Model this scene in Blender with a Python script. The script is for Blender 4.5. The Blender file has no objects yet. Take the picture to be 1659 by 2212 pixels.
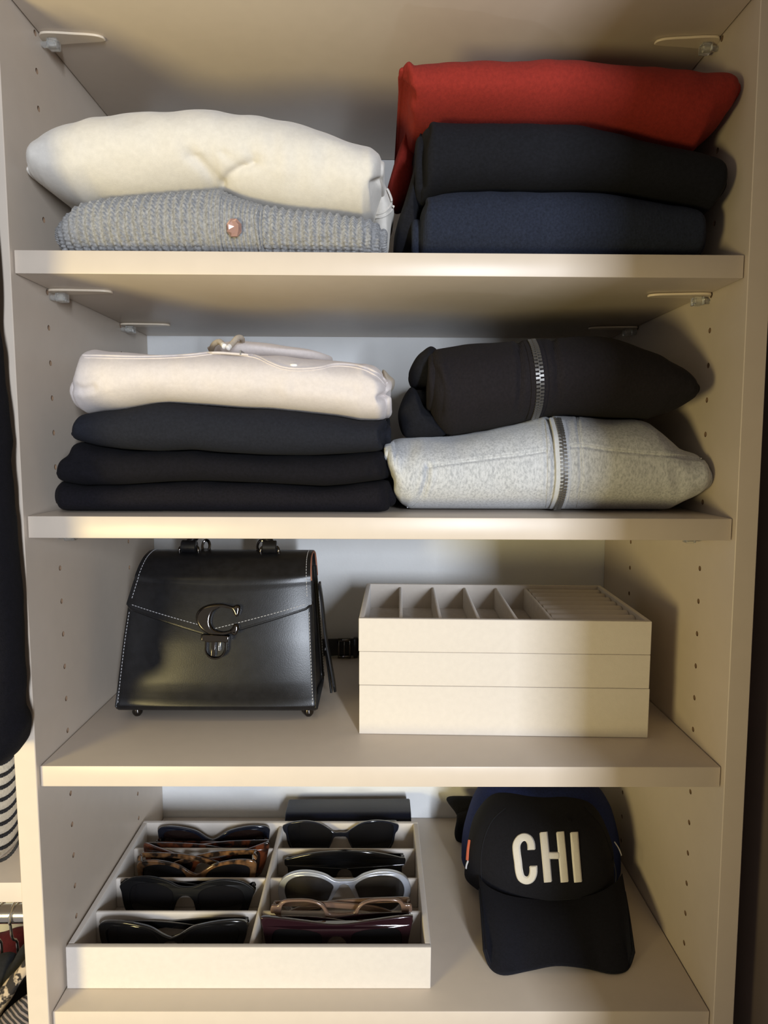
import bpy, bmesh, math, random
import numpy as np
from mathutils import Vector, Matrix, noise
from mathutils.bvhtree import BVHTree
random.seed(7)
SC = bpy.context.scene
COL = SC.collection

# ------------------------------------------------------------------ camera
FPX = 1517.52
CX, CY = 829.5, 1106.0
CA = np.array([0.99995, -0.00963, -0.00188])      # right
CB = np.array([0.00280, 0.09625, 0.99535])        # up
CC = np.array([0.00940, 0.99531, -0.09627])       # forward
CP = np.array([-0.00367, -0.60439, 0.00190])
cam_d = bpy.data.cameras.new('camera')
cam_d.sensor_fit = 'VERTICAL'; cam_d.sensor_height = 24.0
cam_d.lens = 24.0 * FPX / 2212.0
cam_d.clip_start = 0.01
cam = bpy.data.objects.new('camera', cam_d); COL.objects.link(cam)
M = Matrix.Identity(4)
for i in range(3):
    M[i][0] = CA[i]; M[i][1] = CB[i]; M[i][2] = -CC[i]; M[i][3] = CP[i]
cam.matrix_world = M
SC.camera = cam

# ------------------------------------------------------------------ light and exposure
SC.view_settings.view_transform = 'Standard'
SC.view_settings.look = 'None'
SC.view_settings.gamma = 1.0
SC.view_settings.use_curve_mapping = False
SC.view_settings.exposure = 0.20
world = bpy.data.worlds.new('room_ambient'); SC.world = world
world.use_nodes = True
bgn = world.node_tree.nodes['Background']
bgn.inputs[0].default_value = (1.0, 0.88, 0.77, 1); bgn.inputs[1].default_value = 0.24

def area(name, loc, target, sx, sy, energy, color, spread=180):
    l = bpy.data.lights.new(name, 'AREA'); l.shape = 'RECTANGLE'; l.size = sx; l.size_y = sy
    l.energy = energy; l.color = color; l.spread = math.radians(spread)
    o = bpy.data.objects.new(name, l); COL.objects.link(o)
    o.location = loc
    o.rotation_euler = (Vector(target) - Vector(loc)).to_track_quat('-Z', 'Y').to_euler()
    return o
# daylight from a tall narrow window behind the viewer, beyond the closet return wall on the right
area('window_daylight', (0.605, -2.40, 0.10), (0.0, 0.1, -0.12), 0.09, 0.9, 60, (0.82, 0.89, 1.0))
# warm reading lamp low on the left of the viewer
ld = bpy.data.lights.new('warm_lamp', 'SPOT'); ld.energy = 37; ld.color = (1.0, 0.82, 0.37)
ld.spot_size = math.radians(90); ld.spot_blend = 0.22; ld.shadow_soft_size = 0.15
lo_ = bpy.data.objects.new('warm_lamp', ld); COL.objects.link(lo_); lo_.location = (-0.80, -0.92, -0.31)
lo_.rotation_euler = Vector((math.sin(math.radians(9)), math.cos(math.radians(9)), 0.10)).to_track_quat('-Z', 'Y').to_euler()

# ------------------------------------------------------------------ helpers
def ray(px, py):
    return CC + CA * (px - CX) / FPX - CB * (py - CY) / FPX
def P(px, py, Y):
    d = ray(px, py); return CP + d * (Y - CP[1]) / d[1]
def onZ(px, py, Z):
    d = ray(px, py); return CP + d * (Z - CP[2]) / d[2]
def project(V):
    d = np.asarray(V) - CP; z = d @ CC
    return np.stack([CX + FPX * (d @ CA) / z, CY - FPX * (d @ CB) / z], -1)

ORG = {}
def tag(o, label=None, cat=None, group=None, kind=None):
    if label: o['label'] = label
    if cat: o['category'] = cat
    if group: o['group'] = group
    if kind: o['kind'] = kind
    return o
def thing(name, label, cat, loc, group=None, rot=(0, 0, 0)):
    o = bpy.data.objects.new(name, None); COL.objects.link(o)
    o.empty_display_size = 0.01
    o.location = loc; o.rotation_euler = rot
    ORG[o] = np.array(loc, float)
    return tag(o, label, cat, group)
def mesh(name, V, F, mats, smooth=True, sharp=40, midx=None):
    me = bpy.data.meshes.new(name)
    me.from_pydata([tuple(map(float, v)) for v in V], [], [tuple(int(i) for i in f) for f in F])
    for m in (mats if isinstance(mats, (list, tuple)) else [mats]): me.materials.append(m)
    if midx is not None: me.polygons.foreach_set('material_index', midx)
    me.polygons.foreach_set('use_smooth', [smooth] * len(me.polygons))
    bm = bmesh.new(); bm.from_mesh(me); bmesh.ops.recalc_face_normals(bm, faces=bm.faces); bm.to_mesh(me); bm.free()
    if smooth and sharp: me.set_sharp_from_angle(angle=math.radians(sharp))
    me.update()
    return me
def add(name, VF, mats, parent=None, label=None, cat=None, group=None, kind=None, smooth=True, sharp=40, rot=None, org=None, midx=None):
    V, F = VF; V = np.asarray(V, float)
    if parent is not None: o0 = ORG[parent]
    elif org is not None: o0 = np.array(org, float)
    else: o0 = np.array([(V[:, 0].min() + V[:, 0].max()) / 2, (V[:, 1].min() + V[:, 1].max()) / 2, V[:, 2].min()])
    me = mesh(name, V - o0, F, mats, smooth, sharp, midx)
    o = bpy.data.objects.new(name, me); COL.objects.link(o)
    if parent is not None: o.parent = parent
    else:
        o.location = o0
        if rot: o.rotation_euler = rot
    ORG[o] = o0
    return tag(o, label, cat, group, kind)
def merge(parts):
    V = []; F = []; n = 0
    for v, f in parts:
        v = np.asarray(v, float); V.append(v); F += [tuple(i + n for i in q) for q in f]; n += len(v)
    return np.concatenate(V), F
def bm_out(bm):
    bm.verts.index_update()
    V = np.array([v.co[:] for v in bm.verts]); F = [[v.index for v in f.verts] for f in bm.faces]
    bm.free(); return V, F
def rbox(x0, x1, y0, y1, z0, z1, b=0.001, seg=2):
    bm = bmesh.new(); bmesh.ops.create_cube(bm, size=1)
    for v in bm.verts:
        v.co = Vector(((x0 + x1) / 2 + v.co.x * (x1 - x0), (y0 + y1) / 2 + v.co.y * (y1 - y0), (z0 + z1) / 2 + v.co.z * (z1 - z0)))
    if b > 0: bmesh.ops.bevel(bm, geom=bm.edges[:], offset=b, segments=seg, profile=0.5, affect='EDGES')
    return bm_out(bm)
def frames(path, closed=False, up=None):
    p = np.asarray(path, float); n = len(p)
    t = np.roll(p, -1, 0) - np.roll(p, 1, 0)
    if not closed: t[0] = p[1] - p[0]; t[-1] = p[-1] - p[-2]
    t /= np.linalg.norm(t, axis=1)[:, None] + 1e-12
    N = []
    if up is not None:
        for k in range(n):
            u = np.array(up, float); a = u - t[k] * (u @ t[k]); N.append(a / (np.linalg.norm(a) + 1e-12))
    else:
        u = np.array([0, 0, 1.0]) if abs(t[0][2]) < .9 else np.array([1.0, 0, 0])
        for k in range(n):
            a = u - t[k] * (u @ t[k]); a /= np.linalg.norm(a) + 1e-12; N.append(a); u = a
    N = np.array(N); return p, t, N, np.cross(t, N)
def tube(path, r, n=10, closed=False, up=None, flat=1.0):
    """r scalar or array; flat scales the N axis"""
    p, t, N, B = frames(path, closed, up); m = len(p)
    r = np.broadcast_to(np.asarray(r, float), (m,))
    V = []; F = []
    for k in range(m):
        for j in range(n):
            a = 2 * math.pi * j / n
            V.append(p[k] + r[k] * (math.cos(a) * flat * N[k] + math.sin(a) * B[k]))
    for k in range(m if closed else m - 1):
        k2 = (k + 1) % m
        for j in range(n):
            j2 = (j + 1) % n; F.append((k * n + j, k * n + j2, k2 * n + j2, k2 * n + j))
    if not closed:
        F.append(tuple(range(n))[::-1]); F.append(tuple((m - 1) * n + j for j in range(n)))
    return np.array(V), F
def strap(path, w, t, up):
    """flat band: width w across, thickness t along 'up'"""
    p, T, N, B = frames(path, False, up); m = len(p); w = np.broadcast_to(np.asarray(w, float), (m,))
    sec = [(-.5, -.3), (-.46, -.5), (.46, -.5), (.5, -.3), (.5, .3), (.46, .5), (-.46, .5), (-.5, .3)]
    V = [p[k] + B[k] * s * w[k] + N[k] * q * t for k in range(m) for s, q in sec]
    n = len(sec); F = [(k * n + j, k * n + (j + 1) % n, (k + 1) * n + (j + 1) % n, (k + 1) * n + j) for k in range(m - 1) for j in range(n)]
    F += [tuple(range(n))[::-1], tuple((m - 1) * n + j for j in range(n))]
    return np.array(V), F
def smooth_path(pts, n=60, closed=False):
    p = np.asarray(pts, float); m = len(p); out = []
    segs = m if closed else m - 1
    per = max(2, n // segs)
    for i in range(segs):
        if closed: a, b, c, d = p[i - 1], p[i], p[(i + 1) % m], p[(i + 2) % m]
        else: a, b, c, d = p[max(i - 1, 0)], p[i], p[i + 1], p[min(i + 2, m - 1)]
        for k in range(per):
            s = k / per
            out.append(.5 * ((2 * b) + (c - a) * s + (2 * a - 5 * b + 4 * c - d) * s * s + (3 * b - a - 3 * c + d) * s ** 3))
    if not closed: out.append(p[-1])
    return np.array(out)
def curve_mesh(loops, depth, bevel=0.0, res=2):
    """filled 2D outline(s) (even-odd holes) extruded to half depth each side; returns V,F with x,y in plane, z = thickness"""
    cu = bpy.data.curves.new('tmp', 'CURVE'); cu.dimensions = '2D'; cu.fill_mode = 'BOTH'
    for L in loops:
        s = cu.splines.new('POLY'); s.points.add(len(L) - 1)
        for i, q in enumerate(L): s.points[i].co = (q[0], q[1], 0, 1)
        s.use_cyclic_u = True
    cu.extrude = max(depth / 2 - bevel, 0); cu.bevel_depth = bevel; cu.bevel_resolution = res; cu.offset = -bevel
    o = bpy.data.objects.new('tmp', cu); COL.objects.link(o)
    dg = bpy.context.evaluated_depsgraph_get(); dg.update()
    me = bpy.data.meshes.new_from_object(o.evaluated_get(dg))
    V = np.array([v.co[:] for v in me.vertices]); F = [tuple(p.vertices) for p in me.polygons]
    bpy.data.objects.remove(o); bpy.data.curves.remove(cu); bpy.data.meshes.remove(me)
    return V, F
def cyl(c, axis, r, L, n=16, b=0.0):
    c = np.array(c, float); ax = np.array(axis, float); ax /= np.linalg.norm(ax)
    if b > 0:
        k = [(-L / 2, r - b), (-L / 2 + b, r), (L / 2 - b, r), (L / 2, r - b)]
    else: k = [(-L / 2, r), (L / 2, r)]
    return tube([c + ax * s for s, _ in k], [q for _, q in k], n)
def vnoise(V, scale, seed=0.0):
    o = Vector((seed * 3.1, seed * 7.7, -seed * 2.3))
    return np.array([noise.noise(Vector(v) * scale + o) for v in V])

# ------------------------------------------------------------------ materials
def nt(name):
    m = bpy.data.materials.new(name); m.use_nodes = True
    t = m.node_tree; return m, t, t.nodes['Principled BSDF']
def ramp2(t, fac, c0, c1, p0=0.3, p1=0.7):
    r = t.nodes.new('ShaderNodeValToRGB'); r.color_ramp.elements[0].position = p0; r.color_ramp.elements[1].position = p1
    r.color_ramp.elements[0].color = (*c0, 1); r.color_ramp.elements[1].color = (*c1, 1)
    t.links.new(fac, r.inputs[0]); return r.outputs[0]
def coords(t, scale=(1, 1, 1)):
    tc = t.nodes.new('ShaderNodeTexCoord'); mp = t.nodes.new('ShaderNodeMapping'); mp.inputs['Scale'].default_value = scale
    t.links.new(tc.outputs['Object'], mp.inputs[0]); return mp.outputs[0]
def noise_tex(t, vec, scale, detail=2, rough=.5):
    n = t.nodes.new('ShaderNodeTexNoise'); n.inputs['Scale'].default_value = scale; n.inputs['Detail'].default_value = detail
    n.inputs['Roughness'].default_value = rough; t.links.new(vec, n.inputs['Vector']); return n.outputs[0]
def bump(t, b, h, strength, dist):
    n = t.nodes.new('ShaderNodeBump'); n.inputs['Strength'].default_value = strength; n.inputs['Distance'].default_value = dist
    t.links.new(h, n.inputs['Height']); t.links.new(n.outputs[0], b.inputs['Normal'])
def simple(name, col, rough=.5, metal=0, var=0.0, vscale=200, bstr=0.0, bscale=600, bdist=.0003, coat=0, spec=.5, sheen=0, trans=0, ior=1.45, alpha=1):
    m, t, b = nt(name)
    b.inputs['Base Color'].default_value = (*col, 1); b.inputs['Roughness'].default_value = rough; b.inputs['Metallic'].default_value = metal
    b.inputs['Specular IOR Level'].default_value = spec; b.inputs['Coat Weight'].default_value = coat
    b.inputs['Sheen Weight'].default_value = sheen; b.inputs['Transmission Weight'].default_value = trans; b.inputs['IOR'].default_value = ior
    b.inputs['Sheen Roughness'].default_value = .5
    b.inputs['Alpha'].default_value = alpha
    v = None
    if var:
        v = coords(t); c = np.array(col)
        t.links.new(ramp2(t, noise_tex(t, v, vscale, 3), np.clip(c * (1 - var), 0, 1), np.clip(c * (1 + var), 0, 1)), b.inputs['Base Color'])
    if bstr:
        v = v or coords(t); bump(t, b, noise_tex(t, v, bscale, 3), bstr, bdist)
    return m
def fabric(name, col, var=.12, vscale=300, nap=700, bstr=.5, rib=0, sheen=.25, anis=(1, 1, 1), streak=None, rough=.92):
    """woven or brushed cloth: fine nap, faint knit ribs and slight colour mottling"""
    m, t, b = nt(name); c = np.array(col)
    b.inputs['Roughness'].default_value = rough; b.inputs['Specular IOR Level'].default_value = .2
    b.inputs['Sheen Weight'].default_value = sheen; b.inputs['Sheen Roughness'].default_value = .6
    b.inputs['Sheen Tint'].default_value = (*np.clip(c * 1.4 + .05, 0, 1), 1)
    v = coords(t, anis)
    t.links.new(ramp2(t, noise_tex(t, v, vscale, 4, .65), np.clip(c * (1 - var), 0, 1), np.clip(c * (1 + var), 0, 1)), b.inputs['Base Color'])
    h = noise_tex(t, v, nap, 3, .7)
    if rib:
        w = t.nodes.new('ShaderNodeTexWave'); w.bands_direction = 'X'; w.inputs['Scale'].default_value = rib; w.inputs['Distortion'].default_value = 1.2
        w.inputs['Detail Scale'].default_value = 4
        t.links.new(coords(t), w.inputs['Vector'])
        a = t.nodes.new('ShaderNodeMath'); a.operation = 'MULTIPLY_ADD'; a.inputs[1].default_value = .5
        t.links.new(w.outputs[1], a.inputs[0]); t.links.new(h, a.inputs[2]); h = a.outputs[0]
    bump(t, b, h, bstr, .0006)
    return m

M_LAM = simple('cream_laminate', (.57, .49, .405), .36, var=.015, vscale=60, bstr=.04, bscale=900, bdist=.0002)
M_RAW = simple('raw_fibreboard', (.22, .14, .085), .9)
M_WALL = simple('white_wall_paint', (.74, .745, .74), .7, var=.02, vscale=30, bstr=.35, bscale=260, bdist=.0006)
M_DARK = simple('dark_brown_paint', (.22, .175, .16), .6, var=.06, vscale=20, bstr=.1, bscale=300)
M_CLIP = simple('beige_plastic', (.70, .60, .47), .35)
M_CLEAR = simple('clear_plastic', (.93, .94, .92), .06, trans=.9, ior=1.46)
M_CHROME = simple('chrome', (.78, .78, .79), .16, 1)
M_GUN = simple('gunmetal', (.10, .092, .088), .13, 1)
M_SILV = simple('zip_metal', (.30, .285, .26), .34, .8)
M_ZIPD = simple('dark_zip_metal', (.13, .125, .12), .42, .7)
M_SUEDE = simple('beige_suede', (.60, .55, .495), .95, var=.02, vscale=160, bstr=.3, bscale=1500, bdist=.0004, sheen=.3, spec=.15)
M_SUEDE_D = simple('grey_beige_velvet', (.60, .545, .485), .95, var=.07, vscale=200, bstr=.35, bscale=1300, bdist=.0004, sheen=.4, spec=.15)
M_LEA = simple('black_leather', (.0075, .0075, .0085), .30, var=.25, vscale=120, bstr=.18, bscale=900, bdist=.0003, spec=.40)
M_LEAI = simple('tan_leather_edge', (.30, .12, .07), .6)
M_THR = simple('grey_thread', (.42, .42, .44), .8)
M_CREAM = fabric('cream_fleece', (.60, .565, .51), .05, 200, 1500, .35, sheen=.3)
M_PINK = fabric('pale_pink_fleece', (.60, .545, .52), .05, 260, 1400, .35, sheen=.3)
M_KNIT = fabric('grey_wool', (.262, .262, .264), .36, 420, 1800, .5, sheen=.2)
M_RED = fabric('rust_red_jersey', (.23, .021, .014), .14, 350, 900, .55, rib=260, sheen=.12)
M_BLK = fabric('black_jersey', (.0060, .0063, .0092), .3, 400, 1200, .5, sheen=.06)
M_NAVY = fabric('navy_jersey', (.0135, .0175, .032), .35, 500, 900, .6, rib=240, sheen=.15)
M_CHAR = fabric('charcoal_jersey', (.0115, .0125, .0180), .2, 400, 1300, .4, sheen=.07)
M_BLK2 = fabric('soft_black_fleece', (.0042, .0037, .0058), .3, 350, 900, .7, sheen=.04)
M_BLK3 = fabric('black_boucle_fleece', (.0050, .0042, .0065), .4, 500, 500, 1.0, sheen=.05)
M_HOOD = fabric('washed_black_jersey', (.0098, .0078, .0095), .25, 450, 900, .5, rib=240, sheen=.07)
M_CAPB = fabric('black_cap_twill', (.0075, .0078, .0125), .25, 500, 1300, .5, sheen=.07)
M_BLUE = fabric('royal_blue_felt', (.010, .018, .085), .25, 400, 1000, .6, sheen=.2)
M_EMB = fabric('white_embroidery', (.74, .72, .70), .06, 500, 1500, .5, anis=(1, 1, 6))
M_ORANGE = simple('orange_thread', (.45, .10, .05), .8)

def heather(name, base, dark):
    m, t, b = nt(name); b.inputs['Roughness'].default_value = .92; b.inputs['Specular IOR Level'].default_value = .2
    b.inputs['Sheen Weight'].default_value = .25
    n1 = noise_tex(t, coords(t, (1.0, 1.0, .42)), 520, 4, .75)
    t.links.new(ramp2(t, n1, dark, base, .34, .58), b.inputs['Base Color'])
    bump(t, b, noise_tex(t, coords(t), 1300, 3, .7), .4, .0006); return m
M_HEA = heather('heather_grey_jersey', (.50, .51, .525), (.30, .31, .325))
M_HEA2 = fabric('grey_binding', (.50, .51, .52), .06, 300, 1200, .4)
def tortoise(name, a, bcol):
    m, t, b = nt(name); b.inputs['Roughness'].default_value = .12; b.inputs['Coat Weight'].default_value = .4
    t.links.new(ramp2(t, noise_tex(t, coords(t), 75, 2, .6), a, bcol, .42, .6), b.inputs['Base Color']); return m
M_TORT = tortoise('tortoise_acetate', (.008, .0045, .004), (.12, .030, .010))
M_TORT2 = tortoise('amber_tortoise_acetate', (.011, .007, .005), (.15, .072, .028))
M_ACE = simple('black_acetate', (.006, .006, .0065), .1, coat=.5)
M_MATT = simple('matte_black_acetate', (.005, .005, .0055), .35, spec=.25)
M_NAVYG = simple('ink_blue_acetate', (.008, .010, .018), .12, coat=.5)
M_SILG = simple('silver_frame', (.50, .53, .60), .3, .55)
M_BRN = simple('brown_clear_acetate', (.30, .19, .135), .1, trans=.55, ior=1.48)
M_BURG = simple('burgundy_acetate', (.016, .0055, .0085), .1, coat=.4)
M_LENS = simple('dark_lens', (.006, .006, .007), .05, spec=.6)
M_LENSB = simple('brown_lens', (.014, .008, .007), .05, spec=.6)
M_LENSG = simple('grey_lens', (.11, .10, .095), .04, trans=.75)
M_LENSC = simple('clear_lens', (.94, .92, .90), .02, trans=1.0, ior=1.05)
M_CASE = simple('navy_leatherette', (.007, .009, .020), .42, var=.15, vscale=200, bstr=.2, bscale=900, spec=.25)
M_WHITEP = simple('white_plastic', (.82, .79, .74), .35)
M_TAUPE = fabric('taupe_cord', (.42, .36, .29), .08, 300, 1500, .5)
M_BUTTON = simple('rose_metal', (.80, .50, .42), .12, .75)
M_WOVEN = fabric('cream_woven_cotton', (.52, .47, .38), .14, 300, 600, .8)
M_ROPE = fabric('black_cord', (.02, .02, .022), .3, 500, 900, .8)
M_MAROON = fabric('maroon_cloth', (.085, .012, .022), .2, 300, 900, .5)
M_BCOAT = fabric('black_wool_coat', (.012, .012, .013), .2, 300, 900, .6)
def spotted(name):
    m, t, b = nt(name); b.inputs['Roughness'].default_value = .9
    t.links.new(ramp2(t, noise_tex(t, coords(t), 120, 2, .6), (.02, .015, .012), (.42, .33, .23), .44, .53), b.inputs['Base Color']); return m
M_SPOT = spotted('animal_print_cloth')
def striped(name):
    m, t, b = nt(name); b.inputs['Roughness'].default_value = .9
    w = t.nodes.new('ShaderNodeTexWave'); w.inputs['Scale'].default_value = 90; w.bands_direction = 'DIAGONAL'; w.inputs['Distortion'].default_value = 2
    t.links.new(coords(t), w.inputs['Vector'])
    t.links.new(ramp2(t, w.outputs[1], (.02, .018, .018), (.20, .16, .14), .4, .7), b.inputs['Base Color'])
    bump(t, b, w.outputs[1], .8, .002); return m
M_RIBK = striped('brown_ribbed_knit')

# ------------------------------------------------------------------ the setting and the closet tower
H = .3048; XI = .3058; PT = .019; YB = .340; PF = -.0055
SHELVES = {'A': (.1611, .0019), 'B': (-.0613, .0021), 'C': (-.2857, .0025), 'D': (-.5224, .0030), 'T': (.3855, .0019)}
T = .01905
def sz(k, x):
    z, t = SHELVES[k]; return z - t * np.asarray(x) / .305
add('wall_back', rbox(-1.3, XI + .054, YB + .001, YB + .05, -1.0, .9, 0), M_WALL, kind='structure', smooth=False)
add('wall_right', rbox(XI + .055, XI + .155, -1.02, YB + .05, -1.0, .9, 0), M_DARK, kind='structure', smooth=False)

def side_panel(sx, z0):
    """vertical laminate panel with two columns of drilled shelf-pin holes on its inner face"""
    xi = XI * sx; xo = xi + PT * sx
    zlo, zhi = -.86, .70
    V = []; F = []; mi = []
    def face(pts, m=0):
        n = len(V); V.extend(pts); F.append(tuple(range(n, n + len(pts)))); mi.append(m)
    cols = (.0590, .2435); hy = .010; ks = range(-21, 17)
    za, zb_ = z0 + .032 * ks[0] - .016, z0 + .032 * ks[-1] + .016
    ys = [PF + .0006, cols[0] - hy, cols[0] + hy, cols[1] - hy, cols[1] + hy, YB]
    for i in (0, 2, 4): face([(xi, ys[i], zlo), (xi, ys[i + 1], zlo), (xi, ys[i + 1], zhi), (xi, ys[i], zhi)])
    for c in cols:
        face([(xi, c - hy, zlo), (xi, c + hy, zlo), (xi, c + hy, za), (xi, c - hy, za)])
        face([(xi, c - hy, zb_), (xi, c + hy, zb_), (xi, c + hy, zhi), (xi, c - hy, zhi)])
        ca = math.atan2(.016, hy)
        angs = sorted([ca, math.pi - ca, math.pi + ca, 2 * math.pi - ca] + [2 * math.pi * k / 12 for k in range(12)])
        for k in ks:
            zc = z0 + .032 * k; n = len(angs); base = len(V)
            rim = []; cir = []
            for a in angs:
                dx, dz = math.cos(a), math.sin(a); s = min(hy / abs(dx) if abs(dx) > 1e-9 else 9, .016 / abs(dz) if abs(dz) > 1e-9 else 9)
                rim.append((xi, c + dx * s, zc + dz * s)); cir.append((dx * .0026, dz * .0026))
            V.extend(rim); V.extend([(xi, c + q[0], zc + q[1]) for q in cir]); V.extend([(xi + sx * .011, c + q[0], zc + q[1]) for q in cir])
            for j in range(n):
                j2 = (j + 1) % n
                F.append((base + j, base + j2, base + n + j2, base + n + j)); mi.append(0)
                F.append((base + n + j, base + n + j2, base + 2 * n + j2, base + 2 * n + j)); mi.append(1)
            F.append(tuple(base + 2 * n + j for j in range(n))); mi.append(1)
    e = .0006
    face([(xi, PF + e, zlo), (xi, PF + e, zhi), (xi + sx * e, PF, zhi), (xi + sx * e, PF, zlo)])
    face([(xi + sx * e, PF, zlo), (xo - sx * e, PF, zlo), (xo - sx * e, PF, zhi), (xi + sx * e, PF, zhi)])
    face([(xo - sx * e, PF, zlo), (xo, PF + e, zlo), (xo, PF + e, zhi), (xo - sx * e, PF, zhi)])
    face([(xo, PF + e, zlo), (xo, YB, zlo), (xo, YB, zhi), (xo, PF + e, zhi)])
    face([(xi, YB, zlo), (xo, YB, zlo), (xo, YB, zhi), (xi, YB, zhi)])
    face([(xi, PF, zlo), (xo, PF, zlo), (xo, YB, zlo), (xi, YB, zlo)])
    face([(xi, PF, zhi), (xo, PF, zhi), (xo, YB, zhi), (xi, YB, zhi)])
    return (np.array(V), F), mi
for sx, z0, lab in ((-1, -.1150, 'tall cream laminate side panel left of the shelves, with two columns of pin holes'),
                    (1, -.1176, 'tall cream laminate side panel right of the shelves, next to the dark wall')):
    VF, mi = side_panel(sx, z0)
    add('closet_side_panel', VF, [M_LAM, M_RAW], label=lab, cat='panel', group='closet side panels', smooth=False, midx=mi)
SHLAB = {'T': 'top cream laminate shelf, seen from below over the red sweatshirt',
         'A': 'cream laminate shelf under the cream sweatshirt and navy sweatshirt',
         'B': 'cream laminate shelf under the zip hoodies, above the handbag',
         'C': 'cream laminate shelf that carries the handbag and jewelry trays',
         'D': 'lowest cream laminate shelf, carrying the sunglasses tray and caps'}
for k, lab in SHLAB.items():
    z, t = SHELVES[k]
    add('closet_shelf', rbox(-H, H, 0, YB - .0005, z - T, z, .0007, 2), M_LAM, label=lab, cat='shelf', group='closet shelves',
        rot=(0, t / .305, 0), org=(0, YB / 2, z))
# shelf support clips: a tapered plastic plate under the shelf and a clear pin in the side panel
def clip(sx, y, k, lab):
    z, t = SHELVES[k]; zu = float(sz(k, sx * .3)) - T
    o = thing('shelf_support', lab, 'shelf support', (sx * XI, y, zu - .010), 'shelf support clips')
    pts = [(0, -.0085), (.030, -.0075), (.046, -.0055), (.052, -.0025), (.0535, .001), (.051, .0040), (.030, .0065), (0, .0085)]
    V, F = curve_mesh([smooth_path([(p[0], p[1]) for p in pts], 48, True)], .0022, .0006)
    W = np.stack([sx * (XI - .0035 - V[:, 0]), y + V[:, 1], zu - .0014 + V[:, 2]], 1)
    add('plate', (W, F), M_CLIP, o)
    add('pin', cyl((sx * (XI - .0045), y + .001, zu - .0065), (1, 0, 0), .0026, .017, 14, .0004), M_CLEAR, o)
    add('pin_block', rbox(min(sx * (XI - .006), sx * (XI - .0155)), max(sx * (XI - .006), sx * (XI - .0155)), y - .004, y + .0065, zu - .0105, zu - .0028, .0012), M_CLEAR, o)
clip(-1, .070, 'T', 'shelf support clip under the top shelf, upper left by the cream sweatshirt')
clip(1, .066, 'T', 'shelf support clip under the top shelf, upper right over the red sweatshirt')
clip(-1, .064, 'A', 'front shelf support clip above the pink hoodie, left side')
clip(-1, .246, 'A', 'rear shelf support clip above the pink hoodie, left side')
clip(1, .062, 'A', 'front shelf support clip above the black zip hoodie, right side')
clip(1, .246, 'A', 'rear shelf support clip just above the black zip hoodie, right side')
clip(-1, .059, 'B', 'shelf support clip left of the handbag handle, just peeking below the shelf')
clip(1, .059, 'B', 'shelf support clip right of the jewelry trays, just peeking below the shelf')

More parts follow.
